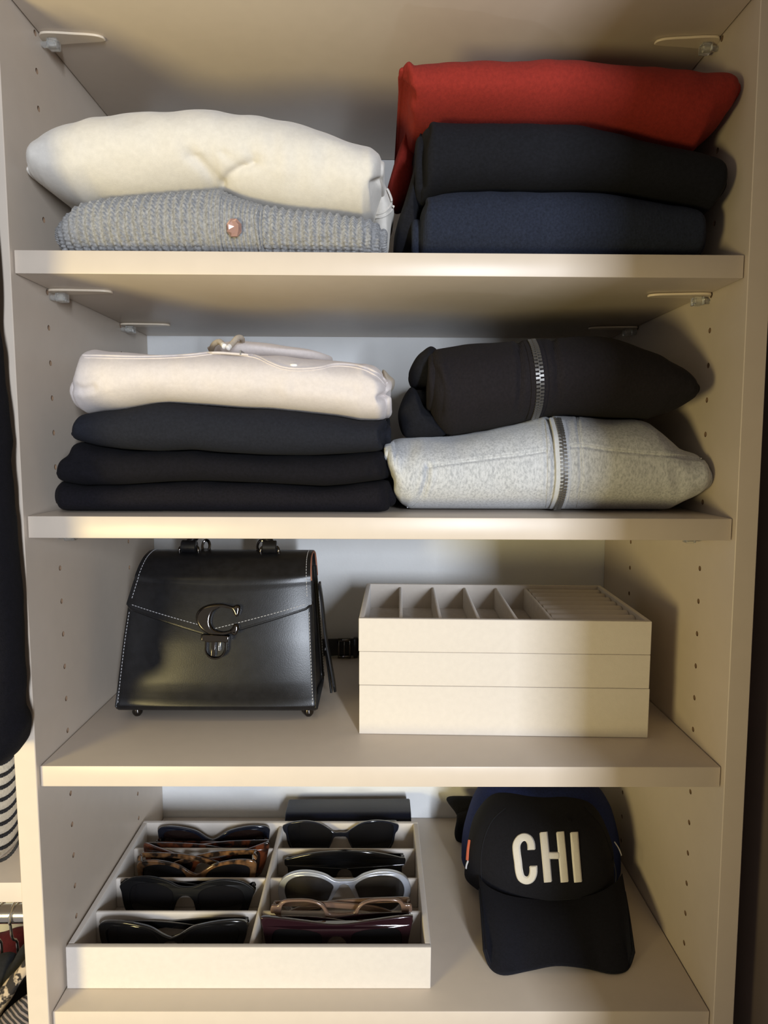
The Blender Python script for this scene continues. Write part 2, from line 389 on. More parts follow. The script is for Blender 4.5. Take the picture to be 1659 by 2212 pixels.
# ------------------------------------------------------------------ folded clothes
def interp(pts, x, sm=0):
    p = np.asarray(pts, float); o = np.argsort(p[:, 0], kind='stable'); p = p[o]
    z = np.interp(x, p[:, 0], p[:, 1])
    return z
def polydist(Q, line):
    L = np.asarray(line, float); d = np.full(len(Q), 1e9); par = np.zeros(len(Q)); n = len(L) - 1
    for k, (a, b) in enumerate(zip(L[:-1], L[1:])):
        ab = b - a; t = np.clip(((Q - a) @ ab) / (ab @ ab + 1e-9), 0, 1)
        e = np.linalg.norm(Q - (a + t[:, None] * ab), axis=1); m = e < d
        d = np.where(m, e, d); par = np.where(m, (k + t) / n, par)
    return d, par
def folded(top, bot, Ys, yf, a, yb, nu=150, na=44, e=.85, er=.004, amp=.0012, nsc=28, seed=1, creases=(), knit=None, zmin=None, zmax=None, back=0.0, pull=.02, bow=0.0):
    """A folded garment: rounded fold to the front, flat layers to the back. top/bot: outline of its front
    as seen, measured at the depth Ys. Returns V,F (world) ."""
    tp = np.array([P(x, y, Ys) for x, y in top])[:, [0, 2]]; bt = np.array([P(x, y, Ys) for x, y in bot])[:, [0, 2]]
    x0 = max(min(tp[:, 0].min(), bt[:, 0].min()), -.3035); x1 = min(max(tp[:, 0].max(), bt[:, 0].max()), .3035)
    x0 += er * .6; x1 -= er * .6
    s = np.linspace(0, 1, nu); s = .35 * s + .65 * (.5 - .5 * np.cos(np.pi * s))
    if knit: s = np.linspace(0, 1, nu)
    X = x0 + (x1 - x0) * s
    ZT = interp(tp, X); ZB = interp(bt, X)
    if zmin is not None: ZB = np.maximum(ZB, zmin(X)) if callable(zmin) else ZB
    w = np.array([1, 2, 3, 2, 1.]) / 9; k = 2
    if not knit:
        for _ in range(2):
            for Z in (ZT, ZB):
                Zp = np.pad(Z, k, mode='reflect', reflect_type='odd'); Z[:] = np.convolve(Zp, w, 'valid')
    if zmin is not None: ZB = np.maximum(ZB, zmin(X))
    ZT = np.maximum(ZT, ZB + .004)
    phi = np.linspace(-np.pi / 2, np.pi / 2, na)
    nb = 8
    cols = []
    kend = 5
    def section(i, inset, dx):
        zt, zb = ZT[i] - inset, ZB[i] + inset
        if zt < zb: zt = zb = (ZT[i] + ZB[i]) / 2
        zm, h = (zt + zb) / 2, (zt - zb) / 2
        edge = min(i, nu - 1 - i) / (nu - 1) * 2
        f = yf + inset + pull * max(0, 1 - edge / .16) ** 2 + bow * (2 * s[i] - 1) ** 2
        aa = min(a, 2.2 * h + .004)
        ya = f + aa * (1 - np.cos(phi) ** e); za = zm + h * np.sign(np.sin(phi)) * np.abs(np.sin(phi)) ** e
        tb = np.linspace(0, 1, nb + 1)[1:]
        yt = ya[-1] + (yb - inset - ya[-1]) * tb; zt_ = za[-1] + back * tb ** 1.5 * 1.0
        y = np.concatenate([yt[::-1], ya, yt]); z = np.concatenate([np.full(nb, za[0]), za, zt_])
        return np.stack([np.full(len(y), X[i] + dx), y, z], 1)
    for q in range(kend, 0, -1):
        th = q / kend * np.pi / 2; cols.append(section(0, er * (1 - math.cos(th)), -er * math.sin(th)))
    for i in range(nu): cols.append(section(i, 0, 0))
    for q in range(1, kend + 1):
        th = q / kend * np.pi / 2; cols.append(section(nu - 1, er * (1 - math.cos(th)), er * math.sin(th)))
    m = len(cols); n = len(cols[0]); V = np.concatenate(cols)
    F = [(i * n + j, (i + 1) * n + j, (i + 1) * n + (j + 1) % n, i * n + (j + 1) % n) for i in range(m - 1) for j in range(n)]
    F += [tuple(range(n))[::-1], tuple((m - 1) * n + j for j in range(n))]
    me = bpy.data.meshes.new('t'); me.from_pydata(V.tolist(), [], F); me.update()
    bm = bmesh.new(); bm.from_mesh(me); bmesh.ops.recalc_face_normals(bm, faces=bm.faces); bm.to_mesh(me); bm.free()
    N = np.zeros(len(V) * 3); me.vertex_normals.foreach_get('vector', N); N = N.reshape(-1, 3); bpy.data.meshes.remove(me)
    front = np.clip(1 - (V[:, 1] - (yf + a)) / .03, 0, 1)
    # keep resting faces flat
    flat = 1 - np.clip((-N[:, 2] - .55) / .4, 0, 1)
    d = amp * vnoise(V, nsc, seed) + amp * .5 * vnoise(V, nsc * 2.6, seed + 5)
    if creases:
        Q = project(V)
        for line, dep, wd in creases:
            r, par = polydist(Q, line)
            if dep < 0:                      # negative depth: a crease that fades out towards its far end
                taper = np.clip(1.05 - par, 0, 1) ** .8; wv = wd * (.55 + .75 * par)
                d = d + front * taper * dep * np.exp(-(r / wv) ** 2)
            else:
                r = r / wd
                d = d + front * (-dep * np.exp(-r * r) + .3 * dep * np.exp(-((r - 1.9) / .9) ** 2))
    d = d * flat
    if knit:
        sl = np.zeros(n); 
        mid = cols[m // 2]; sl[1:] = np.cumsum(np.linalg.norm(np.diff(mid, axis=0), axis=1))
        S = np.tile(sl, m); d = d + knit(V, S) * np.clip(front + .15, 0, 1)
    return V + N * d[:, None], F
def pad(outline, Y, t, nr=7, n=72, amp=.001, seed=2, tb=None, slope=0.0):
    """soft rounded pad of cloth with the given front outline (px) at depth Y; t thickness half front, tb half back"""
    O = smooth_path([P(x, y, Y)[[0, 2]] for x, y in outline], n, True); c = O.mean(0); tb = t if tb is None else tb
    V = []; F = []; m = len(O)
    rr = [math.sin(math.pi / 2 * k / nr) for k in range(1, nr + 1)]
    V.append((c[0], Y - t, c[1]))
    for s in rr:
        for q in O: V.append((c[0] + (q[0] - c[0]) * s, Y - t * math.sqrt(max(0, 1 - s * s)) + slope * (q[1] - c[1]) * s, c[1] + (q[1] - c[1]) * s))
    for s in rr[-2::-1]:
        for q in O: V.append((c[0] + (q[0] - c[0]) * s, Y + tb * math.sqrt(max(0, 1 - s * s)) + slope * (q[1] - c[1]) * s, c[1] + (q[1] - c[1]) * s))
    V.append((c[0], Y + tb, c[1])); R = 2 * nr - 1
    for j in range(m): F.append((0, 1 + j, 1 + (j + 1) % m))
    for k in range(R - 1):
        for j in range(m): F.append((1 + k * m + j, 1 + (k + 1) * m + j, 1 + (k + 1) * m + (j + 1) % m, 1 + k * m + (j + 1) % m))
    e = len(V) - 1
    for j in range(m): F.append((e, 1 + (R - 1) * m + (j + 1) % m, 1 + (R - 1) * m + j))
    V = np.array(V)
    return V + np.stack([amp * vnoise(V, 40, seed), amp * 2 * vnoise(V, 35, seed + 3), amp * vnoise(V, 40, seed + 6)], 1), F
BVH = {}
def bvh(VF): return BVHTree.FromPolygons([Vector(v) for v in VF[0]], [tuple(f) for f in VF[1]])
def cast(tree, px, py, fallbackY=.05):
    h = tree.ray_cast(Vector(CP), Vector(ray(px, py)).normalized())
    if h[0] is None:
        return P(px, py, fallbackY), np.array([0, -1, 0.])
    n = np.array(h[1]); n = n if n @ ray(px, py) < 0 else -n
    return np.array(h[0]), n
def line_on(tree, pts, n=60, off=0.0, fallbackY=.05):
    q = smooth_path(pts, n); out = []; nn = []
    for x, y in q:
        h, m = cast(tree, x, y, fallbackY); out.append(h + m * off); nn.append(m)
    out = np.array(out); 
    if len(out) > 6:
        w = np.array([1, 2, 1.]) / 4
        for c in range(3): out[1:-1, c] = np.convolve(out[:, c], w, 'valid')
    return out, np.array(nn)
def seam(tree, pts, r, mat, parent, name='seam', n=60, off=0.0, fb=.05):
    p, _ = line_on(tree, pts, n, off, fb); return add(name, tube(p, r, 6), mat, parent)

# --- upper shelf, left pile
cb = [(117, 545), (400, 547), (826, 549)]
cream_bot = [(65, 378), (80, 393), (105, 411), (140, 425), (175, 434), (207, 423), (270, 421), (321, 417), (389, 412), (441, 409), (472, 400), (487, 413), (518, 427), (570, 440), (622, 450), (674, 456), (726, 460), (783, 467), (806, 452), (826, 400)]
root = thing('folded_cardigan', 'chunky grey ribbed knit cardigan with a faceted button, folded under the cream sweatshirt', 'cardigan', (P(470, 545, .1)[0], .14, float(sz('A', -.14))))
def knitf(V, S):
    x = V[:, 0]; p = .0068; q = .0046
    band = np.exp(-((x + .1265) / .021) ** 8)                      # button band: narrow plain ribs
    cx = (x / p) % 1 - .5; leg = np.abs(cx)
    v = np.abs(np.sin(np.pi * (S / q + leg * 1.9))) ** .7
    j = noise_j(V)
    rib = .00060 * np.cos(2 * np.pi * cx) + .0015 * v * (.35 + .65 * np.cos(np.pi * cx) ** 2) + .0007 * j
    cb_ = (x / .0038) % 1 - .5
    rb = .0006 * np.cos(2 * np.pi * cb_) + .00045 * np.abs(np.sin(np.pi * (S / .0036 + np.abs(cb_))))
    return rib * (1 - band) + (rb + .0014) * band
def noise_j(V): return vnoise(V * np.array([1, 1, 1]), 260, 3)
kn_top = [(117, 500), (119, 488), (126, 478), (150, 462), (182, 438), (215, 426), (270, 423), (321, 419), (389, 414), (441, 411), (472, 407), (487, 415), (518, 429), (570, 442), (622, 452), (674, 458), (726, 462), (783, 469), (806, 470), (822, 478), (827, 492)]
kn_bot = [(117, 506), (121, 524), (130, 541), (145, 560), (400, 562), (810, 562), (822, 552), (828, 520)]
VF = folded(kn_top, kn_bot, .030, .012, .035, .29, nu=520, na=120, er=.003, amp=.0012, knit=knitf, zmin=lambda x: sz('A', x) + .0030, seed=3)
add('body', VF, M_KNIT, root); kt = bvh(VF)
# button band edges
for xs in ([(475, 425), (473, 450), (473, 490), (476, 540)], [(555, 455), (553, 475), (556, 510), (561, 542)], [(565, 458), (562, 480), (566, 542)]):
    p, _ = line_on(kt, xs, 50, .0008, .012); add('band_edge', tube(p, .0013, 6), M_KNIT, root)
bp, bn = cast(kt, 507, 494); bn = np.array([0, -1, .05]); bp = bp + np.array([0, -.0020, 0])
ang = [2 * math.pi * (k + .5) / 8 for k in range(8)]
Vb = [bp + np.array([math.cos(a) * .0068, 0, math.sin(a) * .0080]) for a in ang] + [bp + np.array([math.cos(a) * .0066, -.0014, math.sin(a) * .0078]) for a in ang] + \
     [bp + np.array([math.cos(a) * .0045, -.0026 - .0006 * (k % 2), math.sin(a) * .0052]) for k, a in enumerate(ang)] + [bp + np.array([.0004, -.0021, .0006])]
Fb = [tuple(range(8))] + [(k, (k + 1) % 8, 8 + (k + 1) % 8, 8 + k) for k in range(8)] + [(8 + k, 8 + (k + 1) % 8, 16 + (k + 1) % 8, 16 + k) for k in range(8)] + [(16 + k, 16 + (k + 1) % 8, 24) for k in range(8)]
add('button', (np.array(Vb), Fb), M_BUTTON, root, label='pink gold faceted octagonal button', smooth=False)

root = thing('folded_sweatshirt', 'cream fleece sweatshirt folded on top of the grey knit cardigan', 'sweatshirt', (P(450, 400, .1)[0], .14, P(450, 410, .03)[2]))
cr_top = [(65, 370), (70, 352), (77, 338), (80, 320), (92, 301), (110, 286), (150, 263), (200, 247), (260, 238), (330, 233), (420, 232), (500, 234), (570, 238), (630, 250), (700, 274), (760, 300), (800, 314), (818, 324), (827, 345), (829, 370)]
cre = [([(472, 408), (458, 382), (438, 360), (415, 338), (402, 312)], -.0125, 14), ([(474, 402), (496, 380), (524, 364), (550, 350), (558, 328)], -.0095, 14), ([(478, 406), (505, 396), (545, 392)], -.0050, 12),
       ([(545, 352), (540, 325), (528, 300)], -.0022, 14), ([(640, 340), (652, 375), (648, 420)], .0010, 20), ([(700, 330), (690, 390)], .0008, 18), ([(480, 330), (500, 350), (498, 372)], -.0016, 16),
       ([(828, 392), (808, 398), (800, 420), (796, 452)], -.0050, 13), ([(100, 330), (130, 320)], .0008, 16), ([(590, 300), (596, 350)], .0008, 14), ([(170, 300), (230, 330), (260, 380)], .0007, 26)]
VF = folded(cr_top, cream_bot, .030, .004, .05, .28, nu=260, na=90, e=.95, er=.003, amp=.0024, nsc=18, seed=11, creases=cre, back=-.008, pull=.016)
add('body', VF, M_CREAM, root)
hem = [(800, 392), (820, 384), (829, 398), (838, 420), (846, 440), (851, 455), (851, 470), (846, 488), (842, 520), (836, 548), (818, 548), (806, 520), (800, 470)]
VF = pad(hem, .085, .03, amp=.0008, tb=.10); add('hem_fold', VF, M_CREAM, root); ht = bvh(VF)
for pts in ([(809, 463), (826, 460), (840, 449), (846, 434), (840, 415), (836, 408)], [(810, 471), (828, 468), (843, 458), (850, 446)]):
    seam(ht, pts, .0011, M_CREAM, root, 'hem_rib', fb=.062)

# --- upper shelf, right pile
navy_top = [(897, 545), (899, 500), (903, 470), (906, 456), (911, 436), (922, 427), (955, 417), (1059, 412), (1163, 413), (1266, 413), (1318, 418), (1396, 432), (1463, 443), (1494, 451), (1512, 464), (1520, 487)]
floorpx = [(897, 562), (1000, 566), (1509, 566), (1521, 500)]
YA = .034
root = thing('folded_sweatshirt', 'navy blue ribbed sweatshirt folded at the bottom of the right upper pile', 'sweatshirt', (P(1200, 545, .1)[0], .15, float(sz('A', .15))))
VF = folded(navy_top, floorpx, YA, .010, .04, .28, e=.8, er=.006, amp=.0012, nsc=22, seed=21, zmin=lambda x: sz('A', x) + .0006, creases=[([(915, 440), (905, 480), (903, 540)], .002, 7)])
add('body', VF, M_NAVY, root)
blk_top = [(904, 330), (905, 285), (910, 275), (919, 268), (976, 268), (1059, 270), (1163, 272), (1240, 275), (1297, 287), (1365, 305), (1422, 319), (1497, 336), (1525, 342), (1546, 355), (1557, 378), (1560, 400)]
blk_bot = [(904, 440), (911, 433), (922, 425), (955, 415), (1059, 410), (1163, 411), (1266, 411), (1318, 416), (1396, 430), (1463, 441), (1494, 449), (1512, 460), (1525, 464), (1546, 440), (1559, 414)]
root = thing('folded_sweatshirt', 'plain black sweatshirt folded between the red and the navy sweatshirts', 'sweatshirt', (P(1220, 400, .1)[0], .15, P(1200, 411, .03)[2]))
VF = folded(blk_top, blk_bot, YA, .006, .04, .28, e=.85, er=.005, amp=.0015, nsc=20, seed=31, creases=[([(925, 275), (914, 320), (913, 400)], .0022, 7)])
add('body', VF, M_BLK, root)
dr = [(908, 290), (899, 340), (886, 400), (874, 440), (861, 478), (851, 515), (853, 549), (880, 549), (898, 549), (903, 480), (912, 420), (914, 330)]
add('sleeve_fold', pad(dr, .075, .035, amp=.0012, tb=.08, seed=4), M_BLK, root)
red_top = [(865, 180), (868, 170), (880, 162), (904, 153), (955, 142), (1018, 139), (1111, 137), (1163, 133), (1214, 136), (1266, 141), (1297, 142), (1318, 147), (1411, 146), (1473, 153), (1515, 162), (1551, 165), (1565, 178), (1572, 205)]
red_bot = [(865, 184), (876, 195), (884, 205), (887, 258), (905, 264), (919, 266), (976, 266), (1059, 268), (1163, 270), (1240, 273), (1297, 285), (1365, 303), (1422, 316), (1497, 333), (1512, 312), (1551, 276), (1567, 235), (1572, 212)]
root = thing('folded_sweatshirt', 'rust red sweatshirt folded on top of the right upper pile', 'sweatshirt', (P(1220, 260, .1)[0], .15, P(1200, 270, .03)[2]))
VF = folded(red_top, red_bot, YA + .004, .004, .055, .28, e=.95, er=.003, amp=.002, nsc=20, seed=41, back=-.01, pull=.012,
            creases=[([(870, 180), (888, 196), (905, 230)], .003, 7), ([(960, 262), (1000, 250), (1040, 262)], .0018, 9), ([(1300, 275), (1340, 262), (1380, 285)], .003, 12), ([(1130, 265), (1170, 258), (1210, 266)], .0012, 10), ([(1500, 300), (1520, 270), (1555, 240)], .0016, 14)])
add('body', VF, M_RED, root)
dr = [(884, 230), (878, 280), (867, 312), (853, 352), (842, 390), (836, 415), (842, 432), (852, 452), (870, 448), (890, 420), (905, 350), (910, 280)]
add('sleeve_fold', pad(dr, .13, .03, amp=.0015, tb=.06, seed=9), M_RED, root)
# --- second shelf, left pile
YP = .040
zB = lambda x: sz('B', x) + .0006
fl_top = [(99, 1072), (101, 1062), (108, 1050), (117, 1041), (130, 1043), (176, 1051), (259, 1050), (363, 1043), (441, 1041), (570, 1046), (700, 1053), (752, 1049), (809, 1041), (845, 1040), (850, 1058), (851, 1068)]
fl_bot = [(99, 1078), (103, 1092), (110, 1101), (125, 1118), (300, 1122), (830, 1122), (846, 1094), (851, 1070)]
root = thing('folded_sweatshirt', 'fuzzy black fleece garment folded at the bottom of the left middle pile', 'sweatshirt', (P(470, 1100, .1)[0], .16, float(zB(-.13))))
VF = folded(fl_top, fl_bot, YP, .030, .022, .29, e=.8, er=.006, amp=.0012, nsc=26, seed=51, zmin=zB)
add('body', VF, M_BLK3, root)
b3_top = [(115, 1025), (117, 1014), (132, 996), (150, 974), (166, 954), (207, 965), (259, 972), (337, 977), (415, 973), (467, 979), (570, 985), (674, 986), (752, 982), (819, 977), (834, 976), (840, 990), (842, 1005)]
b3_bot = [(115, 1030), (122, 1037), (130, 1041), (176, 1049), (259, 1048), (363, 1041), (441, 1039), (570, 1044), (700, 1051), (752, 1047), (809, 1039), (838, 1036), (842, 1010)]
root = thing('folded_sweatshirt', 'black sweatshirt folded second from the bottom of the left middle pile', 'sweatshirt', (P(470, 1040, .1)[0], .16, P(470, 1042, .035)[2]))
VF = folded(b3_top, b3_bot, YP, .026, .026, .29, e=.85, er=.005, amp=.0014, nsc=24, seed=61, creases=[([(150, 985), (185, 1000), (215, 1030)], .0018, 12), ([(815, 1000), (805, 1020), (810, 1036)], .0015, 8)])
add('body', VF, M_BLK2, root)
b2_top = [(153, 934), (160, 924), (168, 915), (174, 896), (207, 888), (259, 883), (321, 872), (363, 870), (441, 875), (518, 881), (570, 883), (648, 891), (726, 899), (778, 909), (819, 909), (834, 905), (838, 918), (839, 930)]
b2_bot = [(153, 941), (158, 947), (166, 952), (207, 963), (259, 970), (337, 975), (415, 971), (467, 977), (570, 983), (674, 984), (752, 980), (819, 975), (835, 966), (839, 940)]
root = thing('folded_sweatshirt', 'smooth charcoal sweatshirt folded directly under the pale pink hoodie', 'sweatshirt', (P(470, 980, .1)[0], .16, P(470, 978, .035)[2]))
VF = folded(b2_top, b2_bot, YP, .022, .030, .29, e=.88, er=.004, amp=.0012, nsc=22, seed=71, creases=[([(838, 915), (826, 935), (831, 962)], .003, 6)])
add('body', VF, M_CHAR, root)
add('layer_edge', pad([(832, 908), (841, 903), (843, 925), (842, 956), (834, 966), (826, 950), (826, 925)], .07, .015, tb=.06), M_BLK, root)
wh_top = [(164, 860), (165, 835), (165, 812), (172, 795), (178, 775), (181, 754), (195, 750), (233, 755), (311, 760), (384, 762), (409, 757), (456, 759), (530, 762), (600, 764), (700, 774), (790, 781), (808, 786), (829, 803), (837, 818), (840, 835)]
wh_bot = [(164, 870), (168, 884), (175, 894), (207, 886), (259, 881), (321, 870), (363, 868), (441, 873), (518, 879), (570, 881), (648, 889), (726, 897), (778, 907), (819, 907), (836, 900), (840, 880)]
root = thing('folded_hoodie', 'pale pink hoodie with white-tipped drawstrings folded on the left middle pile', 'hoodie', (P(480, 880, .1)[0], .16, P(480, 876, .035)[2]))
VF = folded(wh_top, wh_bot, YP, .016, .045, .28, nu=220, na=70, e=.9, er=.005, amp=.0018, nsc=20, seed=81, back=.006, pull=.014,
            creases=[([(843, 850), (826, 858), (812, 866)], -.0080, 9), ([(760, 840), (700, 830), (640, 835)], .0012, 14), ([(165, 836), (180, 842), (200, 838)], .0018, 8), ([(530, 872), (560, 862), (600, 866)], .0012, 12), ([(835, 815), (815, 812), (795, 800)], .0015, 8)])
add('body', VF, M_PINK, root); wt = bvh(VF)
for pts, r in (([(180, 768), (230, 769), (311, 771), (400, 768), (460, 762), (505, 764), (550, 769), (580, 782), (610, 793), (645, 797), (690, 794), (725, 787), (775, 791), (815, 806), (836, 828)], .0011),
               ([(183, 773), (311, 775), (400, 772), (460, 766), (505, 768), (550, 773), (580, 786), (610, 797), (645, 801), (690, 798), (725, 791), (775, 796), (812, 812), (833, 834)], .0006)):
    seam(wt, pts, r, M_PINK, root, 'seam', 160, .0003, .03)
hood = [(452, 758), (460, 749), (500, 741), (560, 744), (620, 752), (680, 762), (718, 772), (700, 790), (600, 790), (480, 780)]
add('hood', pad(hood, .13, .05, tb=.09, amp=.0012, seed=13), M_PINK, root)
add('hood_side', pad([(826, 800), (843, 812), (853, 822), (852, 836), (845, 846), (838, 858), (828, 850)], .12, .02, tb=.05), M_TAUPE, root)
for pts, tip in (([P(456, 756, .10), P(462, 744, .075), P(474, 738, .065), P(482, 745, .058)], (482, 745, .058)), ([P(524, 744, .10), P(522, 731, .075), P(513, 730, .066), P(503, 741, .060), P(496, 748, .056)], (496, 748, .056))):
    q = smooth_path(pts, 24); s_ = add('drawstring', tube(q, .0026, 10), M_TAUPE, root)
    d = q[-1] - q[-3]; d /= np.linalg.norm(d); add('drawstring_tip', tube([q[-1] - d * .001, q[-1], q[-1] + d * .0035, q[-1] + d * .0045], [.0022, .0026, .0026, .0012], 12), M_WHITEP, s_)
add('zip_end', rbox(*(P(520, 758, .03)[0] - .0005, P(520, 758, .03)[0] + .0005), .028, .05, P(520, 762, .03)[2] - .002, P(520, 757, .03)[2], 0), M_SILV, root)
add('inner_tag', pad([(627, 786), (641, 786), (642, 793), (628, 793)], .022, .002), M_WHITEP, root)

# --- second shelf, right pile
def zipper(root, tree, pts, width, M_met, M_tape, n, fb):
    p, nn = line_on(tree, pts, 160, .0004, fb)
    nn = np.array([np.mean(nn[max(0, i - 6):i + 7], 0) for i in range(len(nn))]); nn /= np.linalg.norm(nn, axis=1)[:, None]
    p = p + nn * .0006
    L = np.concatenate([[0], np.cumsum(np.linalg.norm(np.diff(p, axis=0), axis=1))])
    z = tape(p, nn, width * 2.3, .0012); tp_ = add('zip_tape', z, M_tape, root)
    parts = []
    for k in range(n):
        for side in (-1, 1):
            s = (k + .25 + .5 * (side > 0)) / n * L[-1]
            c = np.array([np.interp(s, L, p[:, i]) for i in range(3)]); m = np.array([np.interp(s, L, nn[:, i]) for i in range(3)])
            m /= np.linalg.norm(m)
            c2 = np.array([np.interp(min(s + .002, L[-1]), L, p[:, i]) for i in range(3)]); c1 = np.array([np.interp(max(s - .002, 0), L, p[:, i]) for i in range(3)])
            t = c2 - c1; t /= np.linalg.norm(t); b = np.cross(t, m)
            o = c + b * side * width * .23 + m * .0011; hw, hl, hh = width * .30, L[-1] / n * .32, .0008
            parts.append((np.array([o + b * x * hw + t * y * hl * (1.0 if x * side > 0 else .7) + m * w_ * hh for x in (-1, 1) for y in (-1, 1) for w_ in (-1, .8)]),
                          [(0, 1, 3, 2), (4, 6, 7, 5), (0, 4, 5, 1), (2, 3, 7, 6), (1, 5, 7, 3), (0, 2, 6, 4)]))
    add('zip_teeth', merge(parts), M_met, root, smooth=False, kind='stuff')
def tape(p, nn, w, t):
    V = []; F = []
    for k in range(len(p)):
        d = p[min(k + 1, len(p) - 1)] - p[max(k - 1, 0)]; d /= np.linalg.norm(d); b = np.cross(d, nn[k])
        for x, q in ((-.5, -1.5), (-.5, .2), (-.42, .5), (.42, .5), (.5, .2), (.5, -1.5)): V.append(p[k] + b * x * w + nn[k] * (q * t - .0003))
    for k in range(len(p) - 1):
        for j in range(6): F.append((k * 6 + j, k * 6 + (j + 1) % 6, (k + 1) * 6 + (j + 1) % 6, (k + 1) * 6 + j))
    F += [tuple(range(6)), tuple((len(p) - 1) * 6 + j for j in range(6))]
    return np.array(V), F
YQ = .052
gr_top = [(834, 968), (836, 960), (852, 952), (893, 945), (981, 941), (1059, 930), (1121, 917), (1162, 906), (1194, 900), (1230, 898), (1318, 902), (1390, 904), (1412, 909), (1437, 927), (1473, 961), (1500, 974), (1517, 984), (1522, 1010), (1527, 1030)]
gr_bot = [(834, 978), (839, 1005), (848, 1036), (852, 1072), (867, 1093), (890, 1106), (1000, 1114), (1240, 1116), (1440, 1114), (1470, 1098), (1494, 1083), (1520, 1062), (1527, 1038)]
root = thing('folded_hoodie', 'heather grey zip hoodie with a silver zipper, folded under the black zip hoodie', 'hoodie', (P(1190, 1095, .1)[0], .17, float(zB(.15))))
VF = folded(gr_top, gr_bot, YQ, .026, .06, .29, nu=340, na=100, e=.95, er=.003, amp=.0018, nsc=20, seed=91, zmin=zB, back=-.006, pull=.012,
            creases=[([(1186, 905), (1196, 950), (1199, 1000), (1196, 1050), (1188, 1095)], .0020, 6), ([(1246, 905), (1254, 960), (1256, 1030), (1248, 1090)], .0009, 4), ([(924, 1009), (980, 1001), (1050, 991), (1120, 983), (1178, 974)], .0012, 3.5), ([(1232, 965), (1260, 963), (1320, 973), (1400, 981), (1460, 984), (1515, 992)], .0012, 3.5), ([(1176, 912), (1181, 960), (1182, 1020), (1178, 1090)], .0009, 4), ([(924, 1008), (922, 1036), (911, 1072), (892, 1094)], .0020, 6), ([(852, 1040), (875, 1000), (890, 960)], .0014, 14), ([(1468, 1098), (1470, 1060), (1462, 1020)], .0012, 12)])
add('body', VF, M_HEA, root); gt = bvh(VF)
zipper(root, gt, [(1203, 907), (1210, 935), (1215, 975), (1217, 1010), (1216, 1045), (1211, 1075), (1203, 1096)], .0062, M_SILV, M_HEA2, 34, .035)
for pts in ([(924, 1007), (980, 998), (1050, 988), (1120, 980), (1178, 971)], [(924, 1010), (922, 1040), (912, 1070), (893, 1093), (880, 1096)], [(1232, 962), (1260, 960), (1320, 970), (1400, 978), (1460, 981), (1515, 990)],
            [(1178, 908), (1183, 960), (1184, 1020), (1180, 1096)], [(1246, 902), (1254, 960), (1256, 1030), (1246, 1096)]):
    seam(gt, pts, .0005, M_HEA, root, 'seam', 60, .0, .04)
bz_top = [(930, 790), (929, 760), (932, 751), (942, 746), (1007, 735), (1111, 728), (1137, 728), (1194, 725), (1240, 719), (1292, 716), (1328, 721), (1359, 733), (1421, 753), (1458, 785), (1478, 816), (1486, 836)]
bz_bot = [(930, 880), (942, 915), (955, 928), (966, 936), (981, 940), (1059, 928), (1121, 915), (1162, 904), (1194, 898), (1240, 896), (1318, 900), (1390, 902), (1411, 906), (1452, 891), (1478, 866), (1486, 842)]
root = thing('folded_hoodie', 'washed black zip hoodie with a dark metal zipper, folded on the grey hoodie', 'hoodie', (P(1200, 910, .1)[0], .17, P(1200, 900, .05)[2]))
VF = folded(bz_top, bz_bot, YQ, .018, .065, .28, nu=170, na=56, e=.95, er=.004, amp=.002, nsc=18, seed=101, back=-.01, pull=.012,
            creases=[([(1118, 732), (1126, 790), (1124, 850), (1116, 905)], .0020, 6), ([(1192, 728), (1204, 790), (1206, 850), (1196, 896)], .0020, 7), ([(1030, 905), (1070, 890), (1110, 895)], .0012, 14), ([(940, 800), (955, 840), (952, 890)], .0020, 9)])
add('body', VF, M_HOOD, root); zt_ = bvh(VF)
zipper(root, zt_, [(1148, 738), (1156, 757), (1163, 790), (1166, 825), (1165, 855), (1161, 880), (1154, 900)], .0066, M_ZIPD, M_HOOD, 32, .03)
add('hood', pad([(930, 748), (912, 758), (898, 772), (886, 795), (883, 812), (890, 832), (908, 838), (935, 830), (948, 800), (945, 762)], .085, .03, tb=.10, amp=.002, seed=6), M_BLK, root)
add('sleeve_fold', pad([(888, 836), (872, 858), (862, 885), (863, 915), (872, 940), (890, 946), (930, 946), (962, 938), (952, 905), (935, 895), (915, 880), (905, 855)], .080, .025, tb=.10, amp=.002, seed=8), M_BLK, root)

# ------------------------------------------------------------------ third shelf: handbag
thC = SHELVES['C'][1] / .305
bagx = -.172; zfl = float(sz('C', bagx))
bag = thing('handbag', 'black leather top-handle handbag with a dark metal C clasp on its flap', 'handbag', (bagx, .155, zfl), rot=(0, thC, 0))
def lx(z): return np.interp(z, [-.2760, -.163, -.118], [-.2775, -.2655, -.2535])
def rx(z): return np.interp(z, [-.2760, -.163, -.118], [-.0672, -.0730, -.0760])
def yfr(z): return np.interp(z, [-.276, -.20, -.140, -.118], [.1045, .1150, .1270, .1330])
def ybk(z): return np.interp(z, [-.276, -.118], [.2080, .1860])
